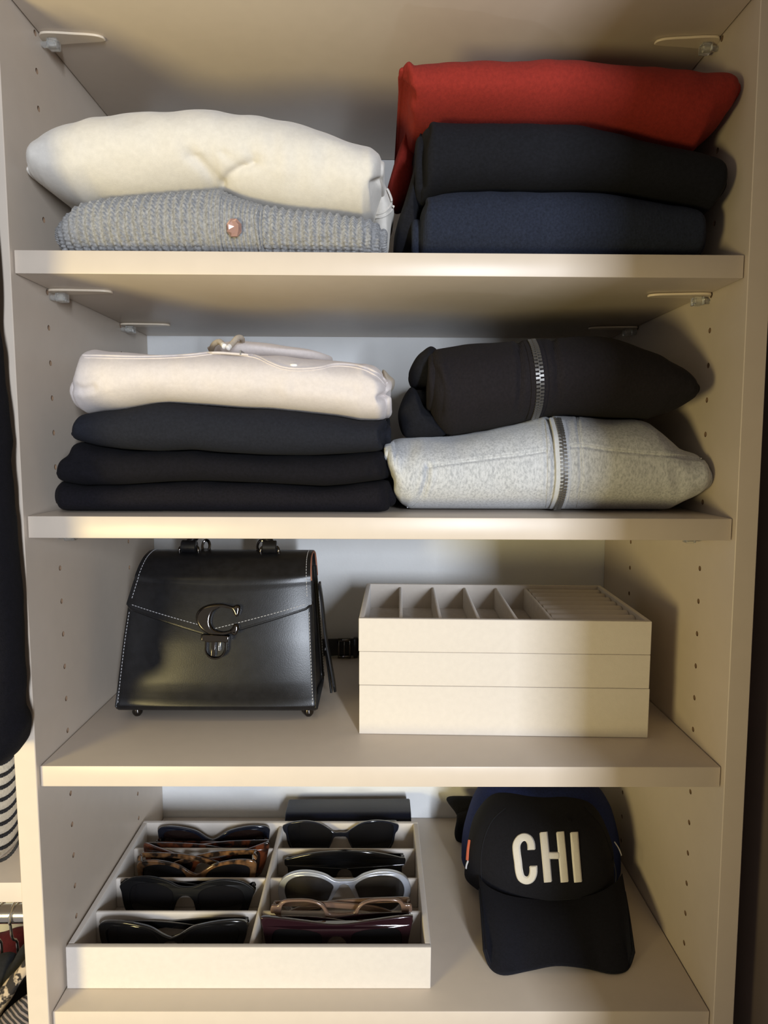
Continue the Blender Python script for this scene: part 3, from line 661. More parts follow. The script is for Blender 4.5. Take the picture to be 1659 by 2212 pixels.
# body strip: front, bottom and back as one bent panel with thickness
zb0 = -.2765
prof = [(float(yfr(z)), z) for z in np.linspace(-.135, zb0 + .010, 22)]
prof += [(.1045 + .010 - .010 * math.cos(a), zb0 + .010 - .010 * math.sin(a)) for a in np.linspace(.2, math.pi / 2, 7)]
prof += [(y, zb0) for y in np.linspace(.125, .196, 5)]
prof += [(.198 + .010 * math.sin(a), zb0 + .010 - .010 * math.cos(a)) for a in np.linspace(.2, math.pi / 2, 6)]
prof += [(float(ybk(z)), z) for z in np.linspace(zb0 + .016, -.135, 12)]
def strip(prof, thick, nx, xl, xr, endz=None, puff=0.0):
    p = np.array(prof); d = np.gradient(p, axis=0); d /= np.linalg.norm(d, axis=1)[:, None]
    nrm = np.stack([d[:, 1], -d[:, 0]], 1)
    V = []; F = []; m = len(p)
    us = np.linspace(0, 1, nx); us = .5 - .5 * np.cos(np.pi * (us * .8 + .1)); us = (us - us[0]) / (us[-1] - us[0])
    for side in (0, 1):
        for i in range(m):
            for u in us:
                e = min(u, 1 - u); rnd = thick * .5 * max(0, 1 - e / .012) ** 2
                q = p[i] + nrm[i] * ((thick - rnd) * side - (0 if side else -rnd) + (puff * math.sin(math.pi * u) * math.sin(math.pi * i / (m - 1)) if side else 0))
                zz = p[i][1]; V.append((float(xl(zz)) + (float(xr(zz)) - float(xl(zz))) * u, q[0], q[1]))
    g = lambda s, i, j: s * m * nx + i * nx + j
    for i in range(m - 1):
        for j in range(nx - 1):
            F.append((g(0, i, j), g(0, i, j + 1), g(0, i + 1, j + 1), g(0, i + 1, j))); F.append((g(1, i, j), g(1, i + 1, j), g(1, i + 1, j + 1), g(1, i, j + 1)))
        F.append((g(0, i, 0), g(0, i + 1, 0), g(1, i + 1, 0), g(1, i, 0))); F.append((g(0, i, nx - 1), g(1, i, nx - 1), g(1, i + 1, nx - 1), g(0, i + 1, nx - 1)))
    for i in (0, m - 1):
        for j in range(nx - 1): F.append((g(0, i, j), g(0, i, j + 1), g(1, i, j + 1), g(1, i, j)))
    return np.array(V), F
VF = strip(prof, -.0026, 40, lx, rx)
V = VF[0]; fr = (V[:, 1] < .15)
def bulge(x, z):
    u = (x - lx(z)) / (rx(z) - lx(z)); return .0022 * np.sin(np.pi * np.clip((z + .2765) / .14, 0, 1)) + .0075 * (1 - np.abs(2 * u - 1) ** 3) * np.clip((z + .2765) / .03, 0, 1)
V[:, 1] -= np.where(fr, bulge(V[:, 0], V[:, 2]), 0)
add('body', VF, M_LEA, bag)
# gussets
for s in (-1, 1):
    V = []; F = []; nz, ny = 24, 12
    for i in range(nz):
        z = zb0 + .004 + (.150 - .004) * i / (nz - 1)
        for j in range(ny):
            v = j / (ny - 1); y = float(yfr(z)) + .003 + (float(ybk(z)) - float(yfr(z)) - .006) * v
            ins = .003 + .010 * math.sin(math.pi * v) ** 1.3 * (.25 + .75 * i / (nz - 1))
            V.append((float(rx(z)) - ins if s > 0 else float(lx(z)) + ins, y, z))
    F = [(i * ny + j, i * ny + j + 1, (i + 1) * ny + j + 1, (i + 1) * ny + j) for i in range(nz - 1) for j in range(ny - 1)]
    add('gusset', (np.array(V), F), M_LEA, bag)
    for yy, dy in ((yfr, .001), (ybk, -.001)):
        pth = [(float(rx(z)) - .001 if s > 0 else float(lx(z)) + .001, float(yy(z)) + dy, z) for z in np.linspace(zb0 + .006, -.135, 24)]
        add('piping', tube(pth, .0016, 8), M_LEA, bag)
# flap
def zend(x): return -.1655 - .0285 * (1 - abs((x + .1715) / .1) ** 1.0) if abs(x + .1715) < .1 else -.1655
fl = [(.1905, -.160), (.1885, -.140), (.1870, -.130), (.1820, -.1215), (.172, -.1180), (.158, -.1172), (.146, -.1185), (.1360, -.1220), (.1285, -.1285), (.1240, -.136)]
fp = smooth_path(fl, 60)
nx = 61; V = []; F = []; rows = len(fp) + 16; th = .0034
us = np.linspace(0, 1, nx)
grid = np.zeros((2, rows, nx, 3))
for j, u in enumerate(us):
    for i in range(rows):
        if i < len(fp): y, z = fp[i]; y -= .0075 * (1 - abs(2 * u - 1) ** 3) * max(0, (i - 34) / 25) ** 1.5 if i > 34 else 0
        else:
            xm = -.2665 + u * (.2665 - .0725); k = (i - len(fp) + 1) / 16; z = -.136 + (zend(xm) + .136) * k
            rc = max(0, .006 - min(u, 1 - u) * .194)
            z = z if k < 1 else z + rc * .6
            xq = float(lx(z)) + (float(rx(z)) - float(lx(z))) * u; y = float(yfr(z)) - .0030 - float(bulge(xq, z))
            if i < len(fp) + 3: y = y * (i - len(fp) + 1) / 4 + (1 - (i - len(fp) + 1) / 4) * (.1238 - .0075 * (1 - abs(2 * u - 1) ** 3) - (.136 + z) * .1)
        x = float(lx(min(z, -.118))) + .0003 + (float(rx(min(z, -.118))) - .0003 - float(lx(min(z, -.118))) - .0003) * u
        grid[0, i, j] = (x, y, z)
for i in range(rows):
    d = grid[0, min(i + 1, rows - 1)] - grid[0, max(i - 1, 0)]; n_ = np.stack([np.zeros(nx), d[:, 2], -d[:, 1]], 1); n_ /= np.linalg.norm(n_, axis=1)[:, None]
    grid[1, i] = grid[0, i] + n_ * th
if grid[1, 20, 30, 2] < grid[0, 20, 30, 2]: grid[1] = grid[0] - (grid[1] - grid[0])
V = grid.reshape(-1, 3); g = lambda s, i, j: s * rows * nx + i * nx + j
for i in range(rows - 1):
    for j in range(nx - 1):
        F.append((g(0, i, j), g(0, i, j + 1), g(0, i + 1, j + 1), g(0, i + 1, j))); F.append((g(1, i, j), g(1, i + 1, j), g(1, i + 1, j + 1), g(1, i, j + 1)))
    F.append((g(0, i, 0), g(0, i + 1, 0), g(1, i + 1, 0), g(1, i, 0))); F.append((g(0, i, nx - 1), g(1, i, nx - 1), g(1, i + 1, nx - 1), g(0, i + 1, nx - 1)))
for i in (0, rows - 1):
    for j in range(nx - 1): F.append((g(0, i, j), g(0, i, j + 1), g(1, i, j + 1), g(1, i, j)))
flap = add('flap', (V, F), M_LEA, bag); outer = grid[1] if grid[1, 20, 30, 2] > grid[0, 20, 30, 2] else grid[0]
add('flap_binding', tube([grid[:, rows - 1, j].mean(0) for j in range(nx)], .0019, 8), M_LEA, flap)
edge = [grid[:, i, nx - 1].mean(0) + np.array([.0003, 0, 0]) for i in range(4, rows - 14)]
add('flap_edge', tube(edge, .0011, 6), M_LEAI, flap, label='tan raw leather edge of the flap')
# stitching: short thread dashes along the flap and the front edges
def dashes(path, L=.0021, gap=.0013, r=.00032):
    p = np.asarray(path); s = np.concatenate([[0], np.cumsum(np.linalg.norm(np.diff(p, axis=0), axis=1))]); out = []; c = 0
    at = lambda q: np.array([np.interp(q, s, p[:, k]) for k in range(3)])
    while c + L < s[-1]: out.append(tube([at(c), at(c + L)], r, 5)); c += L + gap
    return merge(out)
lo = outer[rows - 3] + np.array([0, -.0003, 0]); fe = [lo[j] for j in range(2, nx - 2)]
side_l = [outer[i, 1] + np.array([.0012, -.0003, .0002]) for i in range(26, rows - 4)]; side_r = [outer[i, nx - 2] + np.array([-.0012, -.0003, .0002]) for i in range(26, rows - 4)]
add('stitching', merge([dashes(fe), dashes(side_l), dashes(side_r)]), M_THR, flap, label='pale grey stitching', kind='stuff')
zs = np.linspace(zb0 + .012, -.17, 40)
fy = lambda z, x: float(yfr(z)) - .0029 - float(bulge(x, z))
add('stitching', merge([dashes([(float(lx(z)) + .0035, fy(z, float(lx(z)) + .0035), z) for z in zs]), dashes([(float(rx(z)) - .0035, fy(z, float(rx(z)) - .0035), z) for z in zs]),
                        dashes([(float(rx(z)) + .0004, float(ybk(z)) - .003, z) for z in zs])]), M_THR, bag, label='pale grey stitching', kind='stuff')
# clasp: C emblem, bar, loop and turn plate, laid on the front
Cpts = [(560, 680), (590, 684), (604, 700), (603, 735), (592, 772), (572, 782), (550, 768), (536, 737), (516, 717), (478, 703), (425, 700), (372, 721), (342, 760), (330, 810), (336, 858), (362, 894), (410, 914), (462, 918), (512, 904), (536, 880), (546, 856), (570, 845), (594, 862), (599, 898), (582, 938), (552, 951), (524, 936), (440, 948), (350, 945), (280, 924), (226, 880), (196, 825), (193, 770), (215, 728), (262, 694), (332, 675), (420, 670), (490, 684), (535, 692)]
s_ = .22905
def bagface(px, py): return P(px, py, .112)
def face_part(name, loops, y, depth, bev, mat, parent=bag, res=3):
    W = [[tuple(P(380 + s_ * a, 1150 + s_ * b, y)[[0, 2]]) for a, b in L] for L in loops]
    V, F = curve_mesh(W, depth, bev, res); W2 = np.stack([V[:, 0], y - V[:, 2], V[:, 1]], 1)
    # lean with the front panel
    W2[:, 1] += (W2[:, 2] + .19) * .17 - .0062
    return add(name, (W2, F), mat, parent)
face_part('clasp_emblem', [smooth_path(Cpts, 160, True)], .1065, .0064, .0024, M_GUN)
face_part('clasp_bar', [[(252, 950), (262, 940), (500, 952), (512, 962), (505, 1008), (495, 1012), (262, 1000), (250, 990)]], .1068, .0066, .0012, M_GUN)
Uo = [(288, 1000), (288, 1075)] + [(387 - 99 * math.cos(a), 1075 + 92 * math.sin(a)) for a in np.linspace(.1, math.pi - .1, 24)] + [(486, 1075), (486, 1000)]
Ui = [(305, 1012), (305, 1075)] + [(387 - 82 * math.cos(a), 1075 + 74 * math.sin(a)) for a in np.linspace(.1, math.pi - .1, 24)] + [(469, 1075), (469, 1012)]
face_part('clasp_loop', [Uo, Ui], .1088, .0046, .0012, M_GUN)
face_part('clasp_plate', [Ui], .1120, .002, .0004, M_LEA)
face_part('turn_lock', [[(350, 1010), (385, 1010), (388, 1138), (348, 1138)]], .1092, .003, .0006, M_GUN)
face_part('turn_lock_bar', [[(415, 1008), (434, 1008), (434, 1090), (415, 1090)], [(421, 1015), (428, 1015), (428, 1083), (421, 1083)]], .1096, .002, .0004, M_CHROME)
# feet
for fx in (-.2583, -.0773):
    for fyy in (.118, .196):
        add('foot', tube([(fx, fyy, zb0 + .001), (fx, fyy, zb0 - .003), (fx, fyy, zb0 - .0052), (fx, fyy, zfl - thC * (fx - bagx) * 0 + .0001)], [.0045, .0056, .005, .003], 16), M_GUN, bag)
# handle hardware and handle
hx = [(P(386, 1200, .152)[0], P(427, 1200, .152)[0]), (P(561, 1200, .152)[0], P(600, 1200, .152)[0])]
zt0 = -.1180
for (xa, xb) in hx:
    w = [(xa, .152, zt0 - .003), (xa, .150, zt0 + .005), (xa + .0012, .151, zt0 + .0085), (xa + .005, .152, zt0 + .0100), (xb - .005, .152, zt0 + .0100), (xb - .0012, .151, zt0 + .0085), (xb, .150, zt0 + .005), (xb, .152, zt0 - .003)]
    add('handle_ring', tube(smooth_path(w, 42), .0017, 10), M_GUN, bag)
    add('handle_loop', tube([(xa + .0022, .152, zt0 + .0095), (xa + .003, .152, zt0 + .0095), (xb - .003, .152, zt0 + .0095), (xb - .0022, .152, zt0 + .0095)], [.0060, .0070, .0070, .0060], 20), M_LEA, bag)
    ln = 1 if xa < -.15 else -1
    kx = xb + .003 if ln > 0 else xa - .003
    add('strap_ring', tube([(kx + ln * .004 * math.cos(t_), .172 + .002 * math.sin(t_), zt0 + .007 + .0065 * math.sin(t_)) for t_ in np.linspace(0, 2 * math.pi, 24)[:-1]], .0016, 8, True), M_GUN, bag)
    add('strap_tab', rbox(kx - .005, kx + .005, .166, .178, zt0 - .004, zt0 + .004, .002), M_LEA, bag)
ml, mr = sum(hx[0]) / 2, sum(hx[1]) / 2
hp = smooth_path([(ml, .154, zt0 + .011), (ml + .004, .157, zt0 + .019), (ml + .012, .160, zt0 + .0265), (ml + .024, .163, zt0 + .0325), ((ml + mr) / 2, .165, zt0 + .0335), (mr - .024, .163, zt0 + .0325), (mr - .012, .160, zt0 + .0265), (mr - .004, .157, zt0 + .019), (mr, .154, zt0 + .011)], 72)
V, F = tube(hp, [.0055 - .0012 * math.sin(math.pi * i / (len(hp) - 1)) for i in range(len(hp))], 14)
V[:, 2] = np.minimum(V[:, 2], float(sz('B', -.17)) - T - .0012)
add('handle', (V, F), M_LEA, bag)
# side strap hanging from the right gusset
sp = smooth_path([P(688, 1258, .158), P(694, 1300, .160), P(702, 1370, .158), P(711, 1420, .155), P(719, 1462, .152), P(724, 1492, .150)], 40)
sp[:, 0] = np.maximum(sp[:, 0], -.0705)
add('side_strap', strap(sp, [.013] * 36 + list(np.linspace(.012, .006, len(sp) - 36)), .0026, (1, 0, .2)), M_LEA, bag)
sp2 = smooth_path([P(703, 1400, .166), P(709, 1440, .166), P(713, 1470, .166), P(716, 1492, .166)], 20); sp2[:, 0] = np.maximum(sp2[:, 0], -.0690)
add('side_strap', strap(sp2, .010, .0024, (1, 0, .2)), M_LEA, bag)

# belt-like strap with buckle behind bag and trays
zc = float(sz('C', -.03))
st = thing('leather_strap', 'black leather strap with a buckle lying against the back wall behind the handbag', 'strap', (-.04, .322, zc))
pth = smooth_path([(-.150, .315, zc + .014), (-.10, .322, zc + .014), (-.05, .325, zc + .014), (.0, .326, zc + .014), (.06, .324, zc + .014)], 40)
add('band', strap(pth, .023, .004, (0, 1, 0)), M_LEA, st)
bx = P(744, 1410, .32)[0]
add('buckle', merge([rbox(bx - .009, bx + .009, .3165, .3225, zc + .0005, zc + .0045, .001), rbox(bx - .009, bx + .009, .3165, .3225, zc + .0235, zc + .0275, .001), rbox(bx - .009, bx - .006, .3165, .3225, zc + .002, zc + .026, .001), rbox(bx + .006, bx + .009, .3165, .3225, zc + .002, zc + .026, .001), rbox(bx - .001, bx + .001, .3155, .3185, zc + .004, zc + .024, .0005)]), M_GUN, st)
add('keeper', rbox(bx + .012, bx + .018, .3185, .3275, zc + .0005, zc + .0275, .001), M_LEA, st)

# ------------------------------------------------------------------ third shelf: stacked jewelry trays
def tray(name, lab, x0, x1, y0, y1, z0, z1, wall, floor, org, rot, group, wmat, imat):
    o = thing(name, lab, 'tray', org, group, rot)
    for nm, bx_ in (('front_wall', (x0, x1, y0, y0 + wall)), ('back_wall', (x0, x1, y1 - wall, y1)), ('side_wall', (x0, x0 + wall, y0 + wall, y1 - wall)), ('side_wall', (x1 - wall, x1, y0 + wall, y1 - wall))):
        add(nm, rbox(bx_[0], bx_[1], bx_[2], bx_[3], z0, z1, .0008, 3), wmat, o)
    add('floor_board', rbox(x0 + wall, x1 - wall, y0 + wall, y1 - wall, z0 + .0005, z0 + floor, 0), imat, o)
    return o
sx0, sx1, sy0, sy1 = -.0200, .2655, .0665, .2420
cxs = (sx0 + sx1) / 2; z_ = float(sz('C', cxs)) + .0003
rotS = (0, thC, math.radians(-1.7))
zl = [z_, z_ + .0500, z_ + .0840, z_ + .1175]
labs = ['deepest beige velvet jewelry tray at the bottom of the stack', 'plain beige velvet jewelry tray in the middle of the stack', 'beige velvet jewelry tray on top of the stack, with compartments and ring rolls']
for k in range(3):
    ins = (.0, .0002, .0)[k]
    o = tray('jewelry_tray', labs[k], sx0 + ins, sx1 - ins, sy0 + ins, sy1 - ins, zl[k], zl[k + 1] - .0002, .0052, .004, (cxs, (sy0 + sy1) / 2, zl[k]), rotS, 'stacked jewelry trays', M_SUEDE, M_SUEDE_D)
    if k < 2: continue
    zt1 = zl[3] - .0035; yf0, yb0 = sy0 + .0052, sy1 - .0052
    dx = [.0215, .0610, .0995, .1375, .1730]
    for x in dx: add('divider', rbox(x - .0019, x + .0019, yf0, yb0, zl[2] + .004, zt1, .0015, 3), M_SUEDE_D, o)
    xr0, xr1 = dx[-1] + .0025, sx1 - .0058; nroll = 8; pit = (yb0 - yf0) / nroll
    for r_ in range(nroll):
        yc = yf0 + pit * (r_ + .5)
        V, F = tube([(xr0, yc, zt1 - .0068), (xr0 + .001, yc, zt1 - .0068), (xr1 - .001, yc, zt1 - .0068), (xr1, yc, zt1 - .0068)], [pit * .34, pit * .37, pit * .37, pit * .34], 18, flat=1.0)
        add('ring_roll', (V, F), M_SUEDE, o)

# ------------------------------------------------------------------ bottom shelf: sunglasses tray
thD = SHELVES['D'][1] / .305
tx0, tx1, ty0, ty1 = -.3035, .0465, .0270, .2545
tcx = (tx0 + tx1) / 2; zD = float(sz('D', tcx)) + .0004
TH = .0425
tr = tray('sunglasses_tray', 'wide cream suede sunglasses tray with eight compartments on the bottom shelf', tx0, tx1, ty0, ty1, zD, zD + TH, .0058, .004, (tcx, (ty0 + ty1) / 2, zD), (0, thD, 0), None, M_SUEDE, M_SUEDE_D)
xm = -.1280
add('long_divider', rbox(xm - .0024, xm + .0024, ty0 + .0058, ty1 - .0058, zD + .004, zD + TH - .0035, .0018, 3), M_SUEDE, tr)
RY = [.0860, .1422, .2000]
for y in RY:
    add('cross_divider', rbox(tx0 + .0058, xm - .0024, y - .0022, y + .0022, zD + .004, zD + TH - .0045, .0016, 3), M_SUEDE, tr)
    add('cross_divider', rbox(xm + .0024, tx1 - .0058, y - .0022, y + .0022, zD + .004, zD + TH - .0045, .0016, 3), M_SUEDE, tr)

# sunglasses -----------------------------------------------------------
def zfloor(x): return float(sz('D', x)) + .0046
def sup(cx, cz, rx_, rz_, n=2.6, k=40, tilt=0.0, topn=None):
    out = []
    for i in range(k):
        a = 2 * math.pi * i / k; c, s = math.cos(a), math.sin(a)
        x = rx_ * math.copysign(abs(c) ** (2 / n), c); z = rz_ * math.copysign(abs(s) ** (2 / n), s)
        out.append((cx + x, cz + z + tilt * x))
    return out
def glasses(lab, pxl, pxr, pytop, Y, shape, fmat, lmat, thick=.0036, lean=.10, yaw=0.0, temples='behind', tmat=None, name='sunglasses', lens_t=.0012, wrap=1.6, roll=0.0, lift=0.0, hinge=None):
    """pair of sunglasses standing on its lower rims in a tray compartment, lenses to the front"""
    pl, pr_ = P(pxl, pytop + 12, Y), P(pxr, pytop + 12, Y); W = (pr_[0] - pl[0]) / 2; xc = (pl[0] + pr_[0]) / 2
    ztop = P((pxl + pxr) / 2, pytop, Y)[2]; zf = zfloor(xc) + lift; Hh = (ztop - zf) / 2; zc_ = (ztop + zf) / 2
    o = thing(name, lab, 'sunglasses', (xc, Y, zf), 'sunglasses in the suede tray', (lean, roll, yaw))
    S = SHAPES[shape]
    half = [(x * W, z * Hh) for x, z in S['outer']]
    outer = half + [(-x, z) for x, z in half[::-1]]
    outer = smooth_path(outer, 150, True)
    loops = [outer]; holes = []
    if S.get('lens'):
        lp = smooth_path([(x * W, z * Hh) for x, z in S['lens']], 64, True)
        holes = [lp, [(-x, z) for x, z in lp][::-1]]; loops += holes
    def bend(V, yo=0.0): return np.stack([xc + V[:, 0], Y + yo - V[:, 2] + wrap * V[:, 0] ** 2, zc_ + V[:, 1]], 1)
    V, F = curve_mesh(loops, thick, .0009, 2)
    fr_ = add('frame', (bend(V), F), fmat, o)
    if S.get('lens'):
        for h in holes:
            c = np.mean(h, 0); V = [(c[0], c[1], .0006)]; R = []
            rings = 5
            for r in range(1, rings + 1):
                for q in h: V.append((c[0] + (q[0] - c[0]) * r / rings * 1.02, c[1] + (q[1] - c[1]) * r / rings * 1.02, .0006 - .0012 * 0))
            m = len(h); Fl = [(0, 1 + j, 1 + (j + 1) % m) for j in range(m)] + [(1 + r * m + j, 1 + (r + 1) * m + j, 1 + (r + 1) * m + (j + 1) % m, 1 + r * m + (j + 1) % m) for r in range(rings - 1) for j in range(m)]
            V = np.array(V); Vb = V.copy(); Vb[:, 2] -= lens_t; nV = len(V)
            Fl2 = Fl + [tuple(i + nV for i in f[::-1]) for f in Fl] + [(1 + (rings - 1) * m + j, 1 + (rings - 1) * m + (j + 1) % m, nV + 1 + (rings - 1) * m + (j + 1) % m, nV + 1 + (rings - 1) * m + j) for j in range(m)]
            VV = bend(np.concatenate([V, Vb]), .0004); 
            # slight dome
            dd = np.linalg.norm(np.concatenate([V, Vb])[:, :2] - c[:2], axis=1); VV[:, 1] -= .0016 * (1 - (dd / dd.max()) ** 2)
            add('lens', (VV, Fl2), lmat, o)
    # temples
    tm = tmat or fmat
    hz = (S.get('hinge', .55) if hinge is None else hinge) * Hh
    for k, s in enumerate((-1, 1)):
        y0 = Y + wrap * W * W * .9 + .002; off = .0075 + .0050 * k
        if temples == 'behind':
            pts = [(xc + s * W * .965, y0, zc_ + hz), (xc + s * W * .955, y0 + off * .7, zc_ + hz), (xc + s * W * .88, y0 + off, zc_ + hz), (xc + s * W * .2, y0 + off - .001, zc_ + hz * .9), (xc - s * W * .45, y0 + off - .002, zc_ + hz * .35), (xc - s * W * .80, y0 + off - .003, zc_ - hz * .25 - .004)]
        else:
            off = -.0055 - .0045 * k
            pts = [(xc + s * W * .965, Y + .002, zc_ + hz), (xc + s * W * .96, Y + off * .7, zc_ + hz), (xc + s * W * .88, Y + off, zc_ + hz), (xc + s * W * .2, Y + off, zc_ + hz * 1.0), (xc - s * W * .45, Y + off, zc_ + hz * .6), (xc - s * W * .80, Y + off, zc_ + hz * .1)]
        q = smooth_path(pts, 40)
        tp_ = add('temple', strap(q, [.0062 - .0015 * math.sin(math.pi * i / (len(q) - 1)) + .001 * (i / len(q)) for i in range(len(q))], .0026, (0, 1, 0.02)), tm, o)
        hp_ = q[1]; add('hinge', cyl((hp_[0] - s * .002, hp_[1], hp_[2]), (0, 0, 1), .0011, .0046, 10, .0002), M_SILV, tp_)
    return o
SHAPES = {
 # right half outlines, unit half width / half height, from top centre outwards and back to bottom centre
 'cat': dict(outer=[(.015, .42), (.10, .50), (.25, .82), (.45, .97), (.70, 1.0), (.93, .94), (1.0, .80), (.985, .40), (.93, -.25), (.80, -.80), (.55, -1.0), (.32, -.90), (.18, -.50), (.11, -.02), (.05, .12), (.012, .15)],
             lens=[(.20, .35), (.35, .68), (.60, .74), (.82, .60), (.86, .10), (.78, -.50), (.55, -.80), (.34, -.70), (.22, -.25)], hinge=.62),
 'bfly': dict(outer=[(.015, .30), (.10, .42), (.28, .78), (.50, .95), (.72, 1.0), (.92, .92), (.995, .74), (1.0, .50), (.96, -.15), (.84, -.78), (.58, -1.0), (.30, -.92), (.16, -.52), (.10, -.05), (.05, .05), (.012, .06)],
              lens=[(.17, .22), (.32, .62), (.60, .78), (.85, .62), (.89, .20), (.80, -.48), (.58, -.80), (.32, -.72), (.20, -.28)], hinge=.55),
 'square': dict(outer=[(.015, .62), (.12, .66), (.30, .88), (.55, 1.0), (.80, .88), (.95, .60), (1.0, .40), (.97, .15), (.90, -.60), (.78, -.95), (.55, -1.0), (.30, -.95), (.18, -.60), (.12, -.05), (.06, .18), (.012, .22)],
                lens=[(.20, .35), (.38, .66), (.58, .70), (.78, .50), (.84, .05), (.78, -.60), (.56, -.80), (.32, -.74), (.21, -.30)], hinge=.45),
 'shield': dict(outer=[(.015, 1.0), (.25, .97), (.50, .86), (.75, .66), (.92, .48), (1.0, .40), (.995, .10), (.95, -.02), (.93, -.55), (.80, -.92), (.50, -1.0), (.26, -.90), (.15, -.45), (.10, -.10), (.05, .03), (.012, .06)], lens=None, hinge=.25),
 'half': dict(outer=[(.015, .42), (.10, .42), (.20, .62), (.36, .90), (.58, 1.0), (.80, .90), (.95, .72), (1.0, .60), (.985, .35), (.94, .15), (.90, -.40), (.76, -.90), (.52, -1.0), (.28, -.85), (.16, -.25), (.11, .12), (.05, .18), (.012, .18)],
              lens=[(.15, .40), (.34, .80), (.58, .91), (.80, .80), (.91, .55), (.86, -.30), (.72, -.80), (.52, -.90), (.30, -.75), (.18, -.15)], hinge=.5),
 'round': dict(outer=[(.015, .62), (.08, .62), (.16, .66), (.30, .88), (.52, 1.0), (.74, .92), (.92, .62), (1.0, .12), (.97, -.45), (.82, -.92), (.58, -1.0), (.34, -.92), (.22, -.40), (.12, .10), (.06, .40), (.012, .46)],
               lens=[(.17, .42), (.32, .70), (.52, .80), (.72, .72), (.85, .46), (.90, .05), (.86, -.42), (.74, -.80), (.56, -.88), (.38, -.80), (.26, -.35), (.19, .10)], hinge=.1),
 'thin': dict(outer=[(.015, .20), (.10, .22), (.18, .30), (.26, .72), (.42, .96), (.62, 1.0), (.82, .92), (.90, .66), (.99, .62), (1.0, .25), (.93, .15), (.90, -.60), (.76, -.95), (.52, -1.0), (.28, -.92), (.20, -.45), (.16, -.02), (.08, .0), (.012, .0)],
              lens=[(.24, .30), (.32, .70), (.46, .86), (.64, .88), (.80, .78), (.85, .40), (.84, -.50), (.72, -.85), (.52, -.90), (.32, -.82), (.24, -.40)], hinge=.42),
 'vee': dict(outer=[(.015, .30), (.20, .36), (.50, .58), (.80, .86), (.96, 1.0), (1.0, .92), (.985, .45), (.92, -.35), (.82, -.85), (.52, -1.0), (.28, -.90), (.17, -.45), (.12, -.05), (.06, .08), (.012, .10)],
             lens=[(.20, .12), (.36, .30), (.60, .48), (.82, .58), (.86, .10), (.79, -.58), (.55, -.82), (.33, -.74), (.22, -.28)], hinge=.70),
 'pointed': dict(outer=[(.015, .78), (.15, .80), (.45, .90), (.75, .98), (.97, 1.0), (1.0, .88), (.97, .40), (.91, -.40), (.82, -.90), (.50, -1.0), (.28, -.90), (.17, -.45), (.12, .05), (.06, .25), (.012, .28)],
                 lens=[(.20, .30), (.34, .50), (.60, .56), (.80, .48), (.85, .05), (.79, -.60), (.55, -.82), (.33, -.74), (.22, -.25)], hinge=.72),
}
glasses('dark brown sunglasses in the back left compartment of the tray', 336, 580, 1790, .229, 'bfly', M_NAVYG, M_LENSB, lean=-.08, temples='front', tmat=M_TORT, hinge=.18)
glasses('reddish tortoise cat-eye sunglasses, rear pair of the two in the second left compartment', 303, 578, 1831, .186, 'vee', M_TORT, M_LENSB, lean=-.10)
glasses('amber tortoise sunglasses, front pair of the two in the second left compartment', 292, 552, 1862, .157, 'bfly', M_TORT2, M_LENS, lean=-.06, wrap=1.0, hinge=1.0)
glasses('matte black angular sunglasses in the third left compartment', 248, 544, 1904, .117, 'square', M_MATT, M_LENS, lean=-.12, roll=.05, wrap=1.2)
glasses('glossy black sunglasses in the front left compartment of the tray', 203, 530, 2001, .056, 'bfly', M_ACE, M_LENS, lean=-.16, thick=.005)
glasses('ink blue sunglasses with half rims in the back right compartment', 608, 862, 1778, .236, 'half', M_NAVYG, M_LENS, lean=-.10)
glasses('black one-piece shield sunglasses in the second right compartment', 612, 876, 1841, .174, 'shield', M_ACE, M_LENS, lean=-.08, thick=.003)
glasses('large silver-framed sunglasses with round grey lenses in the third right compartment', 598, 888, 1888, .127, 'round', M_SILG, M_LENSG, lean=-.10, thick=.006)
glasses('clear brown eyeglasses between the silver and the burgundy sunglasses', 584, 890, 1944, .0765, 'thin', M_BRN, M_LENSC, lean=-.04, name='eyeglasses', tmat=M_BRN, wrap=.35, lift=.014)
glasses('burgundy angular sunglasses in the front right compartment of the tray', 560, 893, 1993, .0500, 'pointed', M_BURG, M_LENS, lean=-.16, wrap=.9, thick=.005)

# navy glasses case lying behind the tray
cx0, cx1 = P(619, 1760, .29)[0], P(887, 1760, .29)[0]; zc0 = float(sz('D', -.04)) + .0003
sec = [(.0, .0), (.0, .028)] + [(.012 - .012 * math.cos(a), .028 + .012 * math.sin(a)) for a in np.linspace(.2, math.pi / 2, 8)] + [(.044, .040), (.052, .036), (.055, .028), (.055, .0)]
sec = [(y + .271, z + zc0) for y, z in sec]
V = []; F = []; xs = [cx0, cx0 + .0012, cx1 - .0012, cx1]; n = len(sec); cy_, cz_ = .2985, zc0 + .02
for i, x in enumerate(xs):
    k = .96 if i in (0, 3) else 1
    V += [(x, cy_ + (y - cy_) * k, cz_ + (z - cz_) * k if z > zc0 + .001 else z) for y, z in sec]
F = [(i * n + j, i * n + (j + 1) % n, (i + 1) * n + (j + 1) % n, (i + 1) * n + j) for i in range(3) for j in range(n)] + [tuple(range(n)), tuple(3 * n + j for j in range(n))]
gc = thing('glasses_case', 'long navy glasses case lying behind the sunglasses tray', 'glasses case', ((cx0 + cx1) / 2, .2985, zc0))
add('body', (np.array(V), F), M_CASE, gc)
add('lid_rim', rbox(cx0 + .004, cx1 - .010, .3262, .3290, zc0 + .006, zc0 + .0330, .001), M_CASE, gc)

